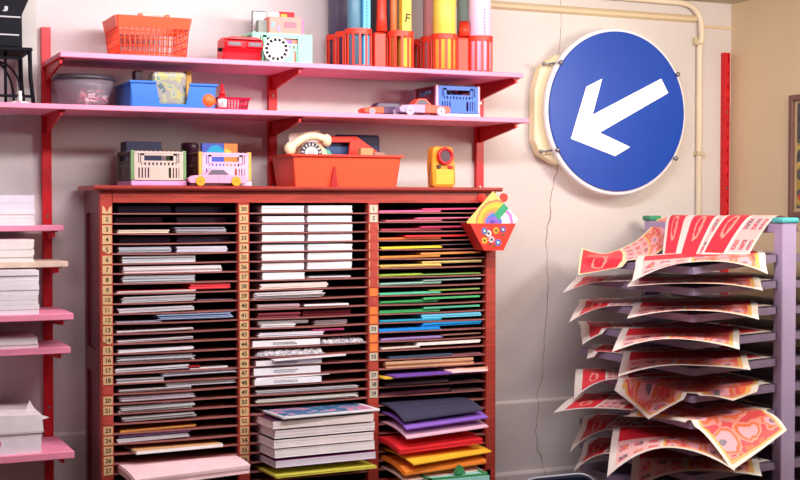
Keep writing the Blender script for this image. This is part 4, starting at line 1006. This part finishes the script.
# toy telephone
yp = -.222; c0 = U(308, 157, yp); T = thing('toy_telephone', 'cream toy telephone with black dial sitting in the tote', 'toy telephone', (c0.x, yp, CT+.0045)); CRM = mat('phone_cream', (240, 214, 178), .4, .04)
P = lambda px, py, y=yp: (U(px, py, y).x, U(px, py, y).z)
b = BM(); prism(b, [(P(298, 170)[0], CT+.0045), P(299, 152), P(302, 144), P(320, 142), P(326, 150), P(331, 165), (P(331, 175)[0], CT+.0045)], yp-.004, yp+.05, .004); mk('body', b, CRM, T)
b = BM(); h0, h1 = P(289, 148), P(325, 140); pts = []
for i in range(13):
    t = i/12; pts.append((h0[0]+(h1[0]-h0[0])*t, yp-.012, h0[1]+(h1[1]-h0[1])*t+.023*math.sin(PI*t)))
pipe(b, pts, .0135, 12); ball(b, (h0[0]-.001, yp-.012, h0[1]-.003), .019, (1, .9, 1.15)); ball(b, (h1[0]+.001, yp-.012, h1[1]-.002), .0175, (.95, .9, 1.2)); mk('handset', b, CRM, T)
dc = P(310, 153.5); r = .0365
b = BM(); cyl(b, (dc[0], yp-.005, dc[1]), (dc[0], yp-.012, dc[1]), r, seg=36); D = mk('dial', b, mat('dial_dark', (62, 56, 66), .35), T)
b = BM(); cyl(b, (dc[0], yp-.012, dc[1]), (dc[0], yp-.0145, dc[1]), r*.6, seg=30); mk('dial_centre', b, WHITE, D)
b = BM(); cyl(b, (dc[0], yp-.0145, dc[1]), (dc[0], yp-.0152, dc[1]), r*.36, seg=24); mk('dial_badge', b, mat('badge_grey', (190, 186, 192), .4), D)
b = BM()
for i, ch in enumerate('1234567890'):
    a = PI*1.08-i*PI*1.16/9; put_text(b, ch, .0125, at(dc[0]+r*.8*math.cos(a), yp-.0124, dc[1]+r*.8*math.sin(a)) @ Matrix.Rotation(a-PI/2, 4, Vector((0, -1, 0))) @ FACE)
mk('dial_figures', b, WHITE, D)
b = BM(); q = P(328, 152); prism(b, [P(323, 148), P(329, 150), P(335, 160), P(328, 160)], yp-.003, yp+.03); mk('side_cap', b, mat('sea_green', (90, 170, 150), .4), T)
ya = -.17; b = BM(); p0, p1 = U(289, 140, ya), U(320, 133, ya); prism(b, [(p0.x, CT+.005), (p0.x+.085, CT+.005), (p1.x, U(320, 130, ya).z), (p0.x, U(289, 134, ya).z)], ya-.0, ya+.002); one('card', b, cmat((232, 206, 204)), 'pale pink card standing behind the toy telephone in the tote', 'card')

# yellow torch
yt = -.262; cx = UX(444, yt); zt = UZ(443, 146.5, yt); H = zt-CT; T = thing('torch', 'yellow toy torch with red ringed lens standing on the cabinet top', 'torch', (cx, yt, CT)); YEL = mat('torch_yellow', (238, 152, 36), .35, .04)
hw = (UX(456, yt)-UX(432, yt))/2
b = BM(); prism(b, [(cx-hw*.9, CT), (cx+hw*.82, CT), (cx+hw, CT+H*.1), (cx+hw*.95, CT+H*.55), (cx+hw*.78, CT+H*.94), (cx+hw*.6, CT+H), (cx-hw*.75, CT+H), (cx-hw*.92, CT+H*.92), (cx-hw, CT+H*.5)], yt, yt+.045, .006); mk('body', b, YEL, T)
b = BM(); prism(b, [(cx-hw*.72, CT+.008), (cx+hw*.78, CT+.008), (cx+hw*.78, CT+H*.44), (cx-hw*.72, CT+H*.44)], yt-.004, yt+.004, .0025); mk('battery_cover', b, mat('torch_sun', (244, 184, 60), .4), T)
lc = (cx+.001, yt, CT+H*.765)
b = BM(); lathe(b, lc, [(.028, 0), (.03, .006), (.029, .012), (.0265, .014), (.0205, .013), (.0195, .006)], 32, (0, -1, 0)); mk('lens_ring', b, RED, T)
b = BM(); cyl(b, (lc[0], yt-.005, lc[2]), (lc[0], yt-.008, lc[2]), .0196, seg=28); mk('lens', b, mat('lens_dark', (92, 72, 82), .6), T)
b = BM(); rbox(b, cx-hw*.62, cx-hw*.3, yt-.006, yt+.002, CT+H*.46, CT+H*.55, .002); mk('switch', b, mat('switch_dark', (74, 40, 34), .4), T)
b = BM(); rbox(b, cx+hw*.3, cx+hw*.7, yt-.006, yt+.002, CT+H*.46, CT+H*.53, .002); mk('switch', b, RED, T)
b = BM(); pipe(b, [(cx-hw+.001, yt+.015, CT+H*.6), (cx-hw-.004, yt+.01, CT+H*.35), (cx-hw-.007, yt+.005, CT+H*.12), (cx-hw-.003, yt-.004, CT+.004), (cx-hw+.008, yt-.006, CT+.003)], .0016, 6); mk('wrist_strap', b, mat('strap', (96, 40, 52), .5), T)

# wall pocket with rainbow card on the cabinet's right corner
yp = -.335; P = lambda px, py, y=yp: (U(px, py, y).x, U(px, py, y).z)
c0 = P(492, 250); T = thing('letter_pocket', 'red flower painted letter pocket hanging on the right corner of the cabinet', 'pocket', (c0[0], yp+.02, c0[1])); PR = mat('pocket_red', (226, 54, 40), .38, .05)
fr = [P(470, 223.5), P(516, 223.5), P(503.5, 250.5), P(484, 250.5)]
yb2 = CY-.0015
def shape(dx): return [(x+dx, z) for x, z in fr]
b = BM(); prism(b, fr, yp, yp+.003); mk('front_panel', b, PR, T)
b = BM()
for i, j in ((1, 2), (2, 3), (3, 0)):
    (xa, za), (xc, zc) = fr[i], fr[j]; t = BM(); v = [t.verts.new(p) for p in ((xa, yp+.002, za), (xc, yp+.002, zc), (xc, yb2, zc), (xa, yb2, za))]; f0 = t.faces.new(v); r_ = bmesh.ops.extrude_face_region(t, geom=[f0]); mx = Vector((sum(p[0] for p in fr)/4, 0, sum(p[1] for p in fr)/4)); nn = mx-Vector(((xa+xc)/2, 0, (za+zc)/2)); nn.y = 0
    for q in r_['geom']:
        if isinstance(q, bmesh.types.BMVert): q.co += nn.normalized()*.003
    join(b, t)
mk('pocket_side', b, mat('pocket_deep', (200, 30, 34), .4), T)
b = BM(); PB = lambda px, py: P(px, py, yb2)
prism(b, [PB(466, 250), PB(466, 250), PB(500, 250)][:0] or [(fr[3][0], fr[3][1]), (fr[2][0], fr[2][1]), (fr[1][0], fr[1][1]), (fr[0][0], fr[0][1])], yb2-.003, yb2)
for px in (482.5, 504.5):
    q = P(px, 196.5, yb2); cyl(b, (q[0]-.004, yb2-.003, q[1]-.004), (q[0]-.004, yb2, q[1]-.004), .0155, seg=24)
mk('back_panel', b, PR, T)
fl = [(484.5, 231, (60, 120, 200)), (488.5, 233.5, (236, 226, 230)), (496, 230.5, (250, 176, 60)), (503, 229.5, (84, 92, 170)), (484.5, 240.5, (250, 190, 60)), (491.5, 239.5, (236, 200, 210)), (498, 242.5, (40, 120, 210))]
for px, py, rgb in fl:
    x, z = P(px, py); b = BM()
    for k_ in range(7):
        a = 2*PI*k_/7; cyl(b, (x+.0075*math.cos(a), yp-.0008, z+.0075*math.sin(a)), (x+.0075*math.cos(a), yp+.001, z+.0075*math.sin(a)), .0042, seg=10)
    F_ = mk('flower', b, mat('petal_%d_%d_%d' % rgb, rgb, .45), T)
    b = BM(); cyl(b, (x, yp-.0014, z), (x, yp+.001, z), .0042, seg=12); mk('flower_eye', b, mat('eye_dark', (60, 60, 70), .4) if rgb[0] > 200 else mat('eye_pale', (240, 230, 190), .4), F_)
b = BM()
for px, py in ((486, 236), (494, 246), (503, 235), (490, 244)):
    x, z = P(px, py); ball(b, (x, yp, z), .005, (1.5, .1, .6), 10, 6)
mk('leaves', b, mat('leaf_dark', (60, 84, 50), .5), T)
k = NB('rainbow_print', .4); oo = k.sep(k.tc.outputs['Object']); 
dx = k.f('SUBTRACT', oo[0], .0); dz = k.f('SUBTRACT', oo[2], .03)
dd = k.f('SQRT', k.f('ADD', k.f('MULTIPLY', dx, dx), k.f('MULTIPLY', dz, dz))); dd = k.f('ADD', dd, k.f('MULTIPLY', k.noise(k.tc.outputs['Object'], 40, 2), .012))
dd = k.f('SUBTRACT', dd, k.f('MULTIPLY', dx, .25))
ring = k.ramp(k.f('MULTIPLY', dd, 10), [(0, (80, 64, 176)), (.14, (130, 96, 200)), (.27, (70, 120, 214)), (.38, (236, 130, 116)), (.46, (238, 160, 60)), (.56, (236, 190, 60)), (.74, (232, 124, 84)), (.82, (240, 200, 110))])
df = k.f('SUBTRACT', oo[0], oo[2])
gr = k.f('MULTIPLY', k.f('LESS_THAN', k.f('ABSOLUTE', k.f('ADD', df, .034)), .019), k.f('GREATER_THAN', k.f('ADD', oo[2], oo[0]), .066))
pk = k.f('GREATER_THAN', df, -.019)
ring = k.mix(k.f('MULTIPLY', pk, k.f('GREATER_THAN', dd, .033)), ring, k.ramp(k.f('MULTIPLY', dd, 11), [(0, (250, 240, 244)), (.62, (230, 130, 200)), (.74, (250, 236, 240))]))
k.put(k.b.inputs['Base Color'], k.mix(gr, ring, lin((40, 160, 110))))
yk = yp+.02; q0 = P(493, 191, yk); q1 = P(466.5, 222, yk); q2 = P(518, 219, yk)
b = BM(); prism(b, [q0, q1, (q1[0]+.052, q1[1]-.062), ((q0[0]+q2[0])/2+.0, q2[1]-.06), q2], yk, yk+.0015)
cent = (P(492, 232, yk)[0], yk, P(492, 232, yk)[1]-.0)
o = mk('greeting_card', b, k.m, None, base=cent); tag(o, 'rainbow swirl card tucked diamond wise into the red letter pocket', 'card')

# ------------------------------------------------------------------ round sign
ys = -.1; sc = Vector((2.741, ys, 1.8425)); R = .296
T = thing('road_sign', 'round blue lit road sign with white arrow pointing down left, on the wall', 'sign', (sc.x, 0, sc.z))
k = NB('sign_white', .4); 
SW = mat('sign_rim', (232, 228, 232), .35, .02, emit=.12)
b = BM(); lathe(b, sc, [(R*.9, -.03), (R*1.05, -.026), (R*1.05, -.014), (R*1.035, -.0075)], 96, (0, -1, 0)); mk('rim', b, SW, T)
b = BM(); lathe(b, sc, [(R, -.0075), (R, -.001), (R*.996, 0)], 96, (0, -1, 0))
mk('disc', b, mat('sign_blue', (18, 66, 166), .35, .05, 4, emit=.2), T)
AP = [(571, 138.6), (586.4, 86.8), (602, 78.8), (592.3, 115.0), (661, 78.8), (668, 93), (599.5, 132.6), (630, 147), (615, 156)]
b = BM(); pts = [(U(x, y, ys-.001).x, U(x, y, ys-.001).z) for x, y in AP]; prism(b, pts, ys-.0022, ys-.0001)
bmesh.ops.triangulate(b, faces=[f for f in b.faces if len(f.verts) > 4])
mk('arrow', b, mat('sign_arrow', (255, 249, 226), .4, .01, emit=.7), T)
b = BM(); P = lambda px, py, y=-.062: (U(px, py, y).x, U(px, py, y).z)
lp = [P(531.5, 137), P(531.5, 86), P(538, 66), P(555, 54)]; rt_ = 2*sc.x
zt0, zb0 = lp[3][1], P(553, 164)[1]
oc = [P(531, 140), P(531.5, 88), P(537.5, 66), P(553, 54), (rt_-P(553, 54)[0]-.06, zt0), (rt_-P(537, 66)[0]-.05, P(537, 66)[1]), (rt_-P(531, 88)[0]-.05, P(531, 88)[1]), (rt_-P(531, 140)[0]-.05, P(531, 140)[1]), (rt_-P(538, 156)[0]-.05, P(538, 156)[1]), (rt_-P(553, 164)[0]-.06, zb0), P(553, 164), P(537, 155)]
oc = [(x+.022, z) for x, z in oc]; prism(b, oc, -.05, -.004, .006); mk('light_box', b, mat('sign_box', (240, 226, 188), .45, .03, emit=.1), T)
BOLT = mat('bolt_steel', (140, 140, 146), .3, .05, 30, metal=.85)
for (px, py, long) in ((560, 62.5, 1), (557, 150, 1), (677, 74.5, 0), (675, 158.5, 0)):
    p = U(px, py, ys-.002); b = BM()
    cyl(b, (p.x, -.004, p.z), (p.x, ys-.008, p.z), .0035, seg=10); ball(b, (p.x, ys-.008, p.z), .009, (1, .7, 1), 12, 8)
    if long:
        q = U(px-16, py+1.5, -.075); cyl(b, (q.x, -.078, q.z), (p.x, -.078, p.z), .0035, seg=10); ball(b, (q.x, -.075, q.z), .008, (1, .8, 1), 12, 8); ball(b, (q.x+.022, -.077, q.z), .006, (.7, 1, 1), 10, 6)
    mk('bolt', b, BOLT, T)

# ------------------------------------------------------------------ framed poster on the right wall
p0, p1 = UX_ = (-.353, 1.904), (-.8, 1.448)
T = thing('framed_poster', 'brown framed dark poster on the right wall above the drying rack', 'picture', (XR, -.58, 1.448)); FRM = mat('frame_brown', (120, 86, 78), .5, .1)
ya, yb3, za, zb3 = -.36, -.80, 1.450, 1.902
for q in ((ya-.022, ya, za, zb3), (yb3, yb3+.022, za, zb3), (yb3+.021, ya-.021, za, za+.022), (yb3+.021, ya-.021, zb3-.022, zb3)):
    b = BM(); rbox(b, XR-.022, XR-.0005, q[0], q[1], q[2], q[3], .003, 1); mk('frame_side', b, FRM, T)
b = BM(); box(b, XR-.008, XR-.002, yb3+.02, ya-.02, za+.02, zb3-.02); mk('mount', b, mat('mount_cream', (206, 184, 142), .6), T)
k = NB('poster_print', .45); oo = k.sep(k.tc.outputs['Object'])
k.put(k.b.inputs['Base Color'], k.ramp(k.noise(k.tc.outputs['Object'], 6, 3, 1.2), [(0, (62, 66, 72)), (.46, (84, 82, 84)), (.56, (170, 150, 70)), (.62, (200, 180, 100)), (.68, (70, 74, 80))]))
b = BM(); box(b, XR-.0095, XR-.0078, yb3+.034, ya-.036, za+.034, zb3-.03); mk('print', b, k.m, T)
b = BM(); put_text(b, 'C', .055, at(XR-.0105, ya-.064, za+.072) @ Matrix.Rotation(-PI/2, 4, 'Z') @ FACE); mk('lettering', b, mat('poster_red', (226, 70, 60), .5), T)

# ------------------------------------------------------------------ drying rack
XT0, XT1, YN, YFAR, YTF = 2.520, 2.850, -.85, -.10, -.19
TZ = [1.335-.0843*i for i in range(16)]
DROOP = [.034]+[.016]*15
def tz(i, x): return TZ[i]-DROOP[i]*max(0, min(1, (XT1-x)/(XT1-XT0)))
T = RACK = thing('drying_rack', 'lilac metal print drying rack of many trays beside the right wall', 'drying rack', (2.88, -.47, 0))
for y, nm in ((YN, mat('cap_teal', (84, 190, 200), .4)), (YFAR, mat('cap_green', (60, 150, 110), .4))):
    xo = .018 if y == YFAR else 0
    b = BM(); rbox(b, XT1+.004+xo, XT1+.062, y-.022, y+.022, 0, 1.438, .003, 1); P_ = mk('post', b, LILAC, T)
    b = BM(); rbox(b, XT1-.003+xo, XT1+.069, y-.028, y+.028, 1.438, 1.456, .007, 3); mk('end_cap', b, nm, P_)
for z in (1.405, .12):
    b = BM(); rbox(b, XT1+.018, XT1+.048, YN+.02, YFAR-.02, z, z+.03, .002, 1); mk('top_bar' if z > 1 else 'bottom_bar', b, LILAC, T)
for y in (YN, YFAR):
    b = BM(); rbox(b, XT1-.3, XT1+.366, y-.02, y+.02, 0, .03, .003, 1); mk('foot', b, LILAC, T)
for i in range(13):
    for s in (0, 1):
        b = BM(); d = DROOP[i] if s == 0 else .012
        def pt(x, y, dz): 
            q = (XT1-x)/(XT1-XT0); return ((x if s == 0 else 2*(XT1+.033)-x), y, TZ[i]-d*q+dz)
        def slab(x0, x1, y0, y1, a0, a1):
            v = [b.verts.new(pt(x, y, z)) for (x, y, z) in ((x0,y0,a0),(x1,y0,a0),(x1,y1,a0),(x0,y1,a0),(x0,y0,a1),(x1,y0,a1),(x1,y1,a1),(x0,y1,a1))]
            for f in ((3,2,1,0),(4,5,6,7),(0,1,5,4),(1,2,6,5),(2,3,7,6),(3,0,4,7)): b.faces.new([v[e] for e in f])
        slab(XT0, XT1, YN, YTF, -.003, 0)
        slab(XT0, XT1, YN, YN+.003, -.022, -.003); slab(XT0, XT1, YTF-.003, YTF, -.022, -.003); slab(XT0, XT0+.003, YN+.003, YTF-.003, -.022, -.003); slab(XT1-.003, XT1+.018, YN+.02, YFAR-.02, -.02, -.006)
        slab(XT0+.03, XT0+.05, YN-.0015, YN, -.013, -.009) ; slab(XT1-.06, XT1-.04, YN-.0015, YN, -.013, -.009)
        slab(XT1-.003, XT1+.004, YN, YN+.02, -.024, .004); slab(XT1-.003, XT1+.02, YFAR-.02, YFAR, -.024, .004)
        mk('tray', b, TRAYM, T)

BACK = mat('print_back', (236, 222, 222), .7, .03)
M_TEXT = print_mat('print_text', [(.09, .36)], [(.38, .6)], None, redin=(.62, .95, .06))
M_PSY = print_mat('print_swirl', [], [(.06, .42)], (.44, .95), redin=(.06, .95, .56))
M_TOP = print_mat('print_double', [(.07, .3), (.4, .68)], [(.72, .95)], None)
M_TOPB = print_mat('print_single', [(.07, .46)], [(.52, .94)], None)
M_YEL = print_mat('print_amber', [(.02, .3)], [(.32, .5)], (.5, .97), cream=(250, 236, 190))
M_SWIRL = print_mat('print_fullswirl', [], [], (.05, .95))
def clampz(i, p, eps):
    if p.x > XT0-.014 and p.x < XT1 and YN-.012 < p.y < YTF+.014: p.z = max(p.z, tz(i, max(p.x, XT0))+eps+.001)
    return p
def flat(i, L, Rr, B, bulge, m, label, eps=.003, kR=1., kB=1., nu=22, nv=14, grp=None, flip=False, curlB=0.):
    """a print lying on tray i; L, R and B are its near left, near right and far left corners"""
    L, Rr, B = Vector(L), Vector(Rr), Vector(B); Rr = L+(Rr-L)*kR; B = L+(B-L)*kB
    if kR != 1: Rr.z = tz(i, Rr.x)+eps
    rows = []
    for j in range(nv+1):
        t = j/nv; row = []
        for a in range(nu+1):
            s = a/nu; x = L.x+(Rr.x-L.x)*s+(B.x-L.x)*t; y = L.y+(Rr.y-L.y)*s+(B.y-L.y)*t
            zt_ = tz(i, min(max(x, XT0), XT1))+eps
            c0 = (L.z-zt_); c1 = (Rr.z-zt_); cB = (B.z-zt_)
            z = zt_+(c0*max(0, 1-s*2.0)**2+c1*max(0, 2*s-1)**2)*(1-t)**1.5+cB*max(0, t*2-1)**1.2*max(0, 1-s*2.2)**2
            z += bulge*math.sin(PI*s)*(1-t)**2
            row.append(clampz(i, Vector((x, y, z)), eps))
        rows.append(row)
    return tag(sheet_obj(grid_sheet(rows, .0011, flip), [m, BACK]), label, 'print', 'screen prints on the drying rack')
OT = ['top', 'second', 'third', 'fourth', 'fifth', 'sixth', 'seventh', 'eighth', 'ninth', 'tenth']
def near(i, L, R, yl=-.74, yr=-.99, D=.42, label=None, m=None):
    l, r = U(*L, yl), U(*R, yr); d = (r-l); d.z = 0; n = Vector((-d.y, d.x, 0)).normalized()
    bq = l+n*D; bq.z = tz(i, bq.x)+.006
    return flat(i, l, r, bq, .010, m or M_PSY, label or f'screen print with pink icons and orange swirls at front of the {OT[i]} rack tray', .0078)
def far(i, L, R, B, yl=-.33, yr=-.5, yb_=-.14, kR=1.5, kB=1.):
    l, r, q = U(*L, yl), U(*R, yr), U(*B, yb_)
    return flat(i, l, r, q, .0, M_TEXT, f'screen print with red text panel hanging over far left of the {OT[i]} rack tray', .003, kR=kR, kB=kB)
M_RED = print_mat('print_red', [(.06, .46), (.5, .94)], [], None)
for i in range(1, 9):
    q = random.uniform(-.02, .02); x0, x1, ya, yb4 = 2.60, 2.843, -.835, -.40+q; rows = [[Vector((x0+(x1-x0)*a/12, ya+(yb4-ya)*j/6, tz(i, x0+(x1-x0)*a/12)+.0052)) for a in range(13)] for j in range(7)]
    tag(sheet_obj(grid_sheet(rows, .001), [M_RED, BACK]), f'red screen print lying flat beside the post deep inside the {OT[i]} rack tray', 'print', 'screen prints on the drying rack')
near(0, (632, 282), (768, 274), label='pale pink screen print on the top rack tray under the draped sheets')
near(1, (627, 286.5), (763, 290.5)); near(2, (627, 318.6), (759, 319.5)); near(3, (612, 352), (739.5, 349.5), -.76, -1.0); near(4, (618, 376.6), (750.6, 370), -.75, -.99)
near(7, (607, 477), (735, 471), -.76, -.99); near(8, (629.5, 492), (762, 476), -.74, -.98)
far(1, (562.5, 293), (632, 280), (580, 277)); far(2, (569, 322.5), (637, 306), (583, 302)); far(3, (582.6, 344.5), (623, 335), (578, 321), -.3, -.42, -.12, 2.2)
far(4, (586.5, 358.5), (626, 356.5), (597, 348), -.28, -.45, -.14, 2.2); far(5, (573.7, 399.6), (620, 388), (576, 369), -.32, -.45, -.13, 1.9); far(6, (553.6, 412.7), (626, 413), (577, 396), -.38, -.56, -.16)
far(7, (569.5, 452.5), (629.5, 445), (590, 426), -.34, -.5, -.15); far(8, (573.7, 471.5), (612, 470.5), (593, 451.6), -.33, -.45, -.15, 2.)
def loft(edges, nu, nv, m, label, flip=False, lift=None):
    E_ = [catmull([U(*p) if len(p) == 3 else Vector(p[:3]) for p in e], nu) for e in edges]
    cols = [catmull([e[a] for e in E_], nv) for a in range(nu+1)]
    rows = [[cols[a][j] for a in range(nu+1)] for j in range(nv+1)]
    if lift is not None: rows = [[clampz(lift, p, .0075) for p in r] for r in rows]
    return tag(sheet_obj(grid_sheet(rows, .0011, flip), [m, BACK]), label, 'print', 'screen prints on the drying rack')
loft([[(648.6, 419, -.74), (670, 406.5, -.79), (690, 397, -.845), (712, 396, -.89), (733, 400.5, -.93)],
      [(631, 403, -.6), (655, 396, -.65), (685, 391, -.70), (725, 389.5, -.77), (757, 391.5, -.87)],
      [(614.5, 390, -.45), (655, 388.5, -.5), (695, 387, -.57), (730, 386.2, -.66), (765, 387.5, -.8)]], 26, 16, M_SWIRL, 'orange swirl print twisted with one white corner hanging off the sixth rack tray', lift=5)
loft([[(621.5, 416, -.56), (660, 418.5, -.72), (682, 421.5, -.82), (700, 430, -.88), (717, 449, -.94), (732, 470.5, -.98)],
      [(660, 413, -.52), (695, 413.5, -.68), (718, 415, -.79), (737, 421, -.87), (752, 436, -.93), (760, 450.5, -.965)],
      [(695, 410, -.48), (730, 410, -.64), (750, 410, -.76), (768, 412, -.86), (779, 419, -.92), (787, 430, -.95)]], 28, 16, M_SWIRL, 'large pink and orange swirl print curling down over the front of the seventh tray', lift=6)
# sheets draped over the top bar
loft([[(578, 275, -.4), (606, 270, -.46), (637, 263.5, -.50), (655, 256, -.42), (671, 238, -.26), (684, 218, -.2)],
      [(579.5, 262, -.27), (606, 262, -.27), (638, 251, -.26), (657, 239, -.25), (666, 226, -.2), (676, 217.2, -.16)],
      [(582, 248, -.15), (605, 253, -.15), (632, 243, -.14), (650, 228, -.13), (658, 219, -.125), (667, 216.6, -.12)]], 30, 14, M_YEL, 'amber edged print draped from the top bar and drooping to the far left', lift=0)
def drape(top, bot, sag, m, label, dz=0):
    a = [U(*p) for p in top]; c = [U(*p) for p in bot]
    for p in a: p.z = max(p.z, 1.4565+dz)
    over = [p+Vector((.06, 0, -.012)) for p in a]; over2 = [p+Vector((.10, 0, -.05)) for p in a]
    mid = [(p+q)/2+Vector((-sag*.5, 0, sag)) for p, q in zip(a, c)]
    E_ = [catmull(e, 18) for e in (c, mid, a, over, over2)]
    cols = [catmull([e[q] for e in E_], 20) for q in range(19)]
    rows = [[cols[q][j] for q in range(19)] for j in range(21)]
    return tag(sheet_obj(grid_sheet(rows, .0011), [m, BACK]), label, 'print', 'screen prints on the drying rack')
drape([(668, 217, -.235), (702, 217, -.44), (736, 217, -.6)], [(662, 261, -.46), (684, 261, -.56), (707, 260.5, -.66)], .006, M_TOP, 'print with two red text panels draped over the rack top, left of the two')
drape([(726, 217, -.55), (752, 217, -.68), (776, 217, -.79)], [(700, 256.5, -.62), (723, 257.5, -.71), (747, 258, -.79)], .008, M_TOPB, 'print with one large red text panel draped over the rack top nearest the teal cap', .003)

# ------------------------------------------------------------------ chair in front
yk = -1.27; a, c = U(513, 476, yk), U(602, 478, yk); zc = U(558, 474, yk).z-.007
T = thing('chair', 'dark navy chair with pale rimmed backrest at bottom centre, in front of the rack', 'chair', ((a.x+c.x)/2, yk-.2, 0)); NAVY = mat('navy_shell', (28, 32, 58), .3, .08)
xm = (a.x+c.x)/2; hw = (c.x-a.x)/2; zt = zc
def rr(w, z0, z1, r, n=6):
    p = []
    for cx_, cz_, a0 in ((xm+w-r, z1-r, 0), (xm-w+r, z1-r, 90), (xm-w+r*.6, z0+r*.6, 180), (xm+w-r*.6, z0+r*.6, 270)):
        q = r if a0 < 180 else r*.6
        for k_ in range(n+1): t = math.radians(a0+90*k_/n); p.append((cx_+q*math.cos(t), cz_+q*math.sin(t)))
    return p
b = BM(); prism(b, rr(hw-.003, zt-.303, zt-.003, .07), yk, yk+.014, .003); mk('backrest', b, NAVY, T)
b = BM(); op = rr(hw, zt-.306, zt, .073); pipe(b, [(x, yk+.007, z) for x, z in op+op[:1]], .0034, 8); mk('back_rim', b, mat('rim_pale', (160, 164, 182), .3, .03), T)
b = BM(); rbox(b, xm-hw, xm+hw, yk-.40, yk-.01, .43, .455, .01, 3); mk('seat', b, NAVY, T)
for sx in (-1, 1):
    b = BM(); pipe(b, [(xm+sx*(hw-.02), yk+.02, 0), (xm+sx*(hw-.02), yk+.0, .44), (xm+sx*(hw-.02), yk+.018, zt-.2)], .009, 8); mk('leg', b, BLACK, T)
    b = BM(); pipe(b, [(xm+sx*(hw-.02), yk-.39, 0), (xm+sx*(hw-.02), yk-.37, .44)], .009, 8); mk('leg', b, BLACK, T)

# ------------------------------------------------------------------ light
w = bpy.data.worlds.new('world'); S.world = w; w.use_nodes = True
w.node_tree.nodes['Background'].inputs[0].default_value = (.90, .60, 1.0, 1); w.node_tree.nodes['Background'].inputs[1].default_value = .13
def area(name, loc, target, sx, sy, power, col):
    l = bpy.data.lights.new(name, 'AREA'); l.shape = 'RECTANGLE'; l.size = sx; l.size_y = sy; l.energy = power; l.color = col
    o = bpy.data.objects.new(name, l); COL.objects.link(o); o.location = loc
    o.rotation_euler = (Vector(target)-Vector(loc)).to_track_quat('-Z', 'Y').to_euler(); return o
area('assumed_key_light', (3.22, -2.0, 2.0), (1.5, -.1, 1.3), .6, .4, 25, (1, .96, .90))  # bare area light, assumed key from the right; no window is modelled
area('assumed_strip_light', (1.65, -1.38, 2.25), (1.5, -.1, 1.0), 1.5, .10, 25, (1, .94, .95))  # overhead strip assumed from the shelf shadows; unseen, no fixture is modelled
area('upper_wall_fill', (.8, -.85, 2.26), (.8, -.2, 1.6), 1.3, .10, 8.5, (1, .90, .95))  # added fill that brightens the wall above the shelves, not a fixture
area('right_wall_fill', (2.75, -1.6, 2.26), (3.15, -.3, 1.8), .3, .3, 10, (1, .80, .48))  # added warm bounce for the right wall and corner, not a fixture
area('sign_lamp', (2.741, -.066, 1.8425), (2.741, 0, 1.8425), .55, .55, .5, (1, .92, .75)).data.shape = 'DISK'
S.view_settings.view_transform = 'Standard'; S.view_settings.look = 'None'; S.view_settings.gamma = 1; S.view_settings.use_curve_mapping = False
S.view_settings.exposure = 0
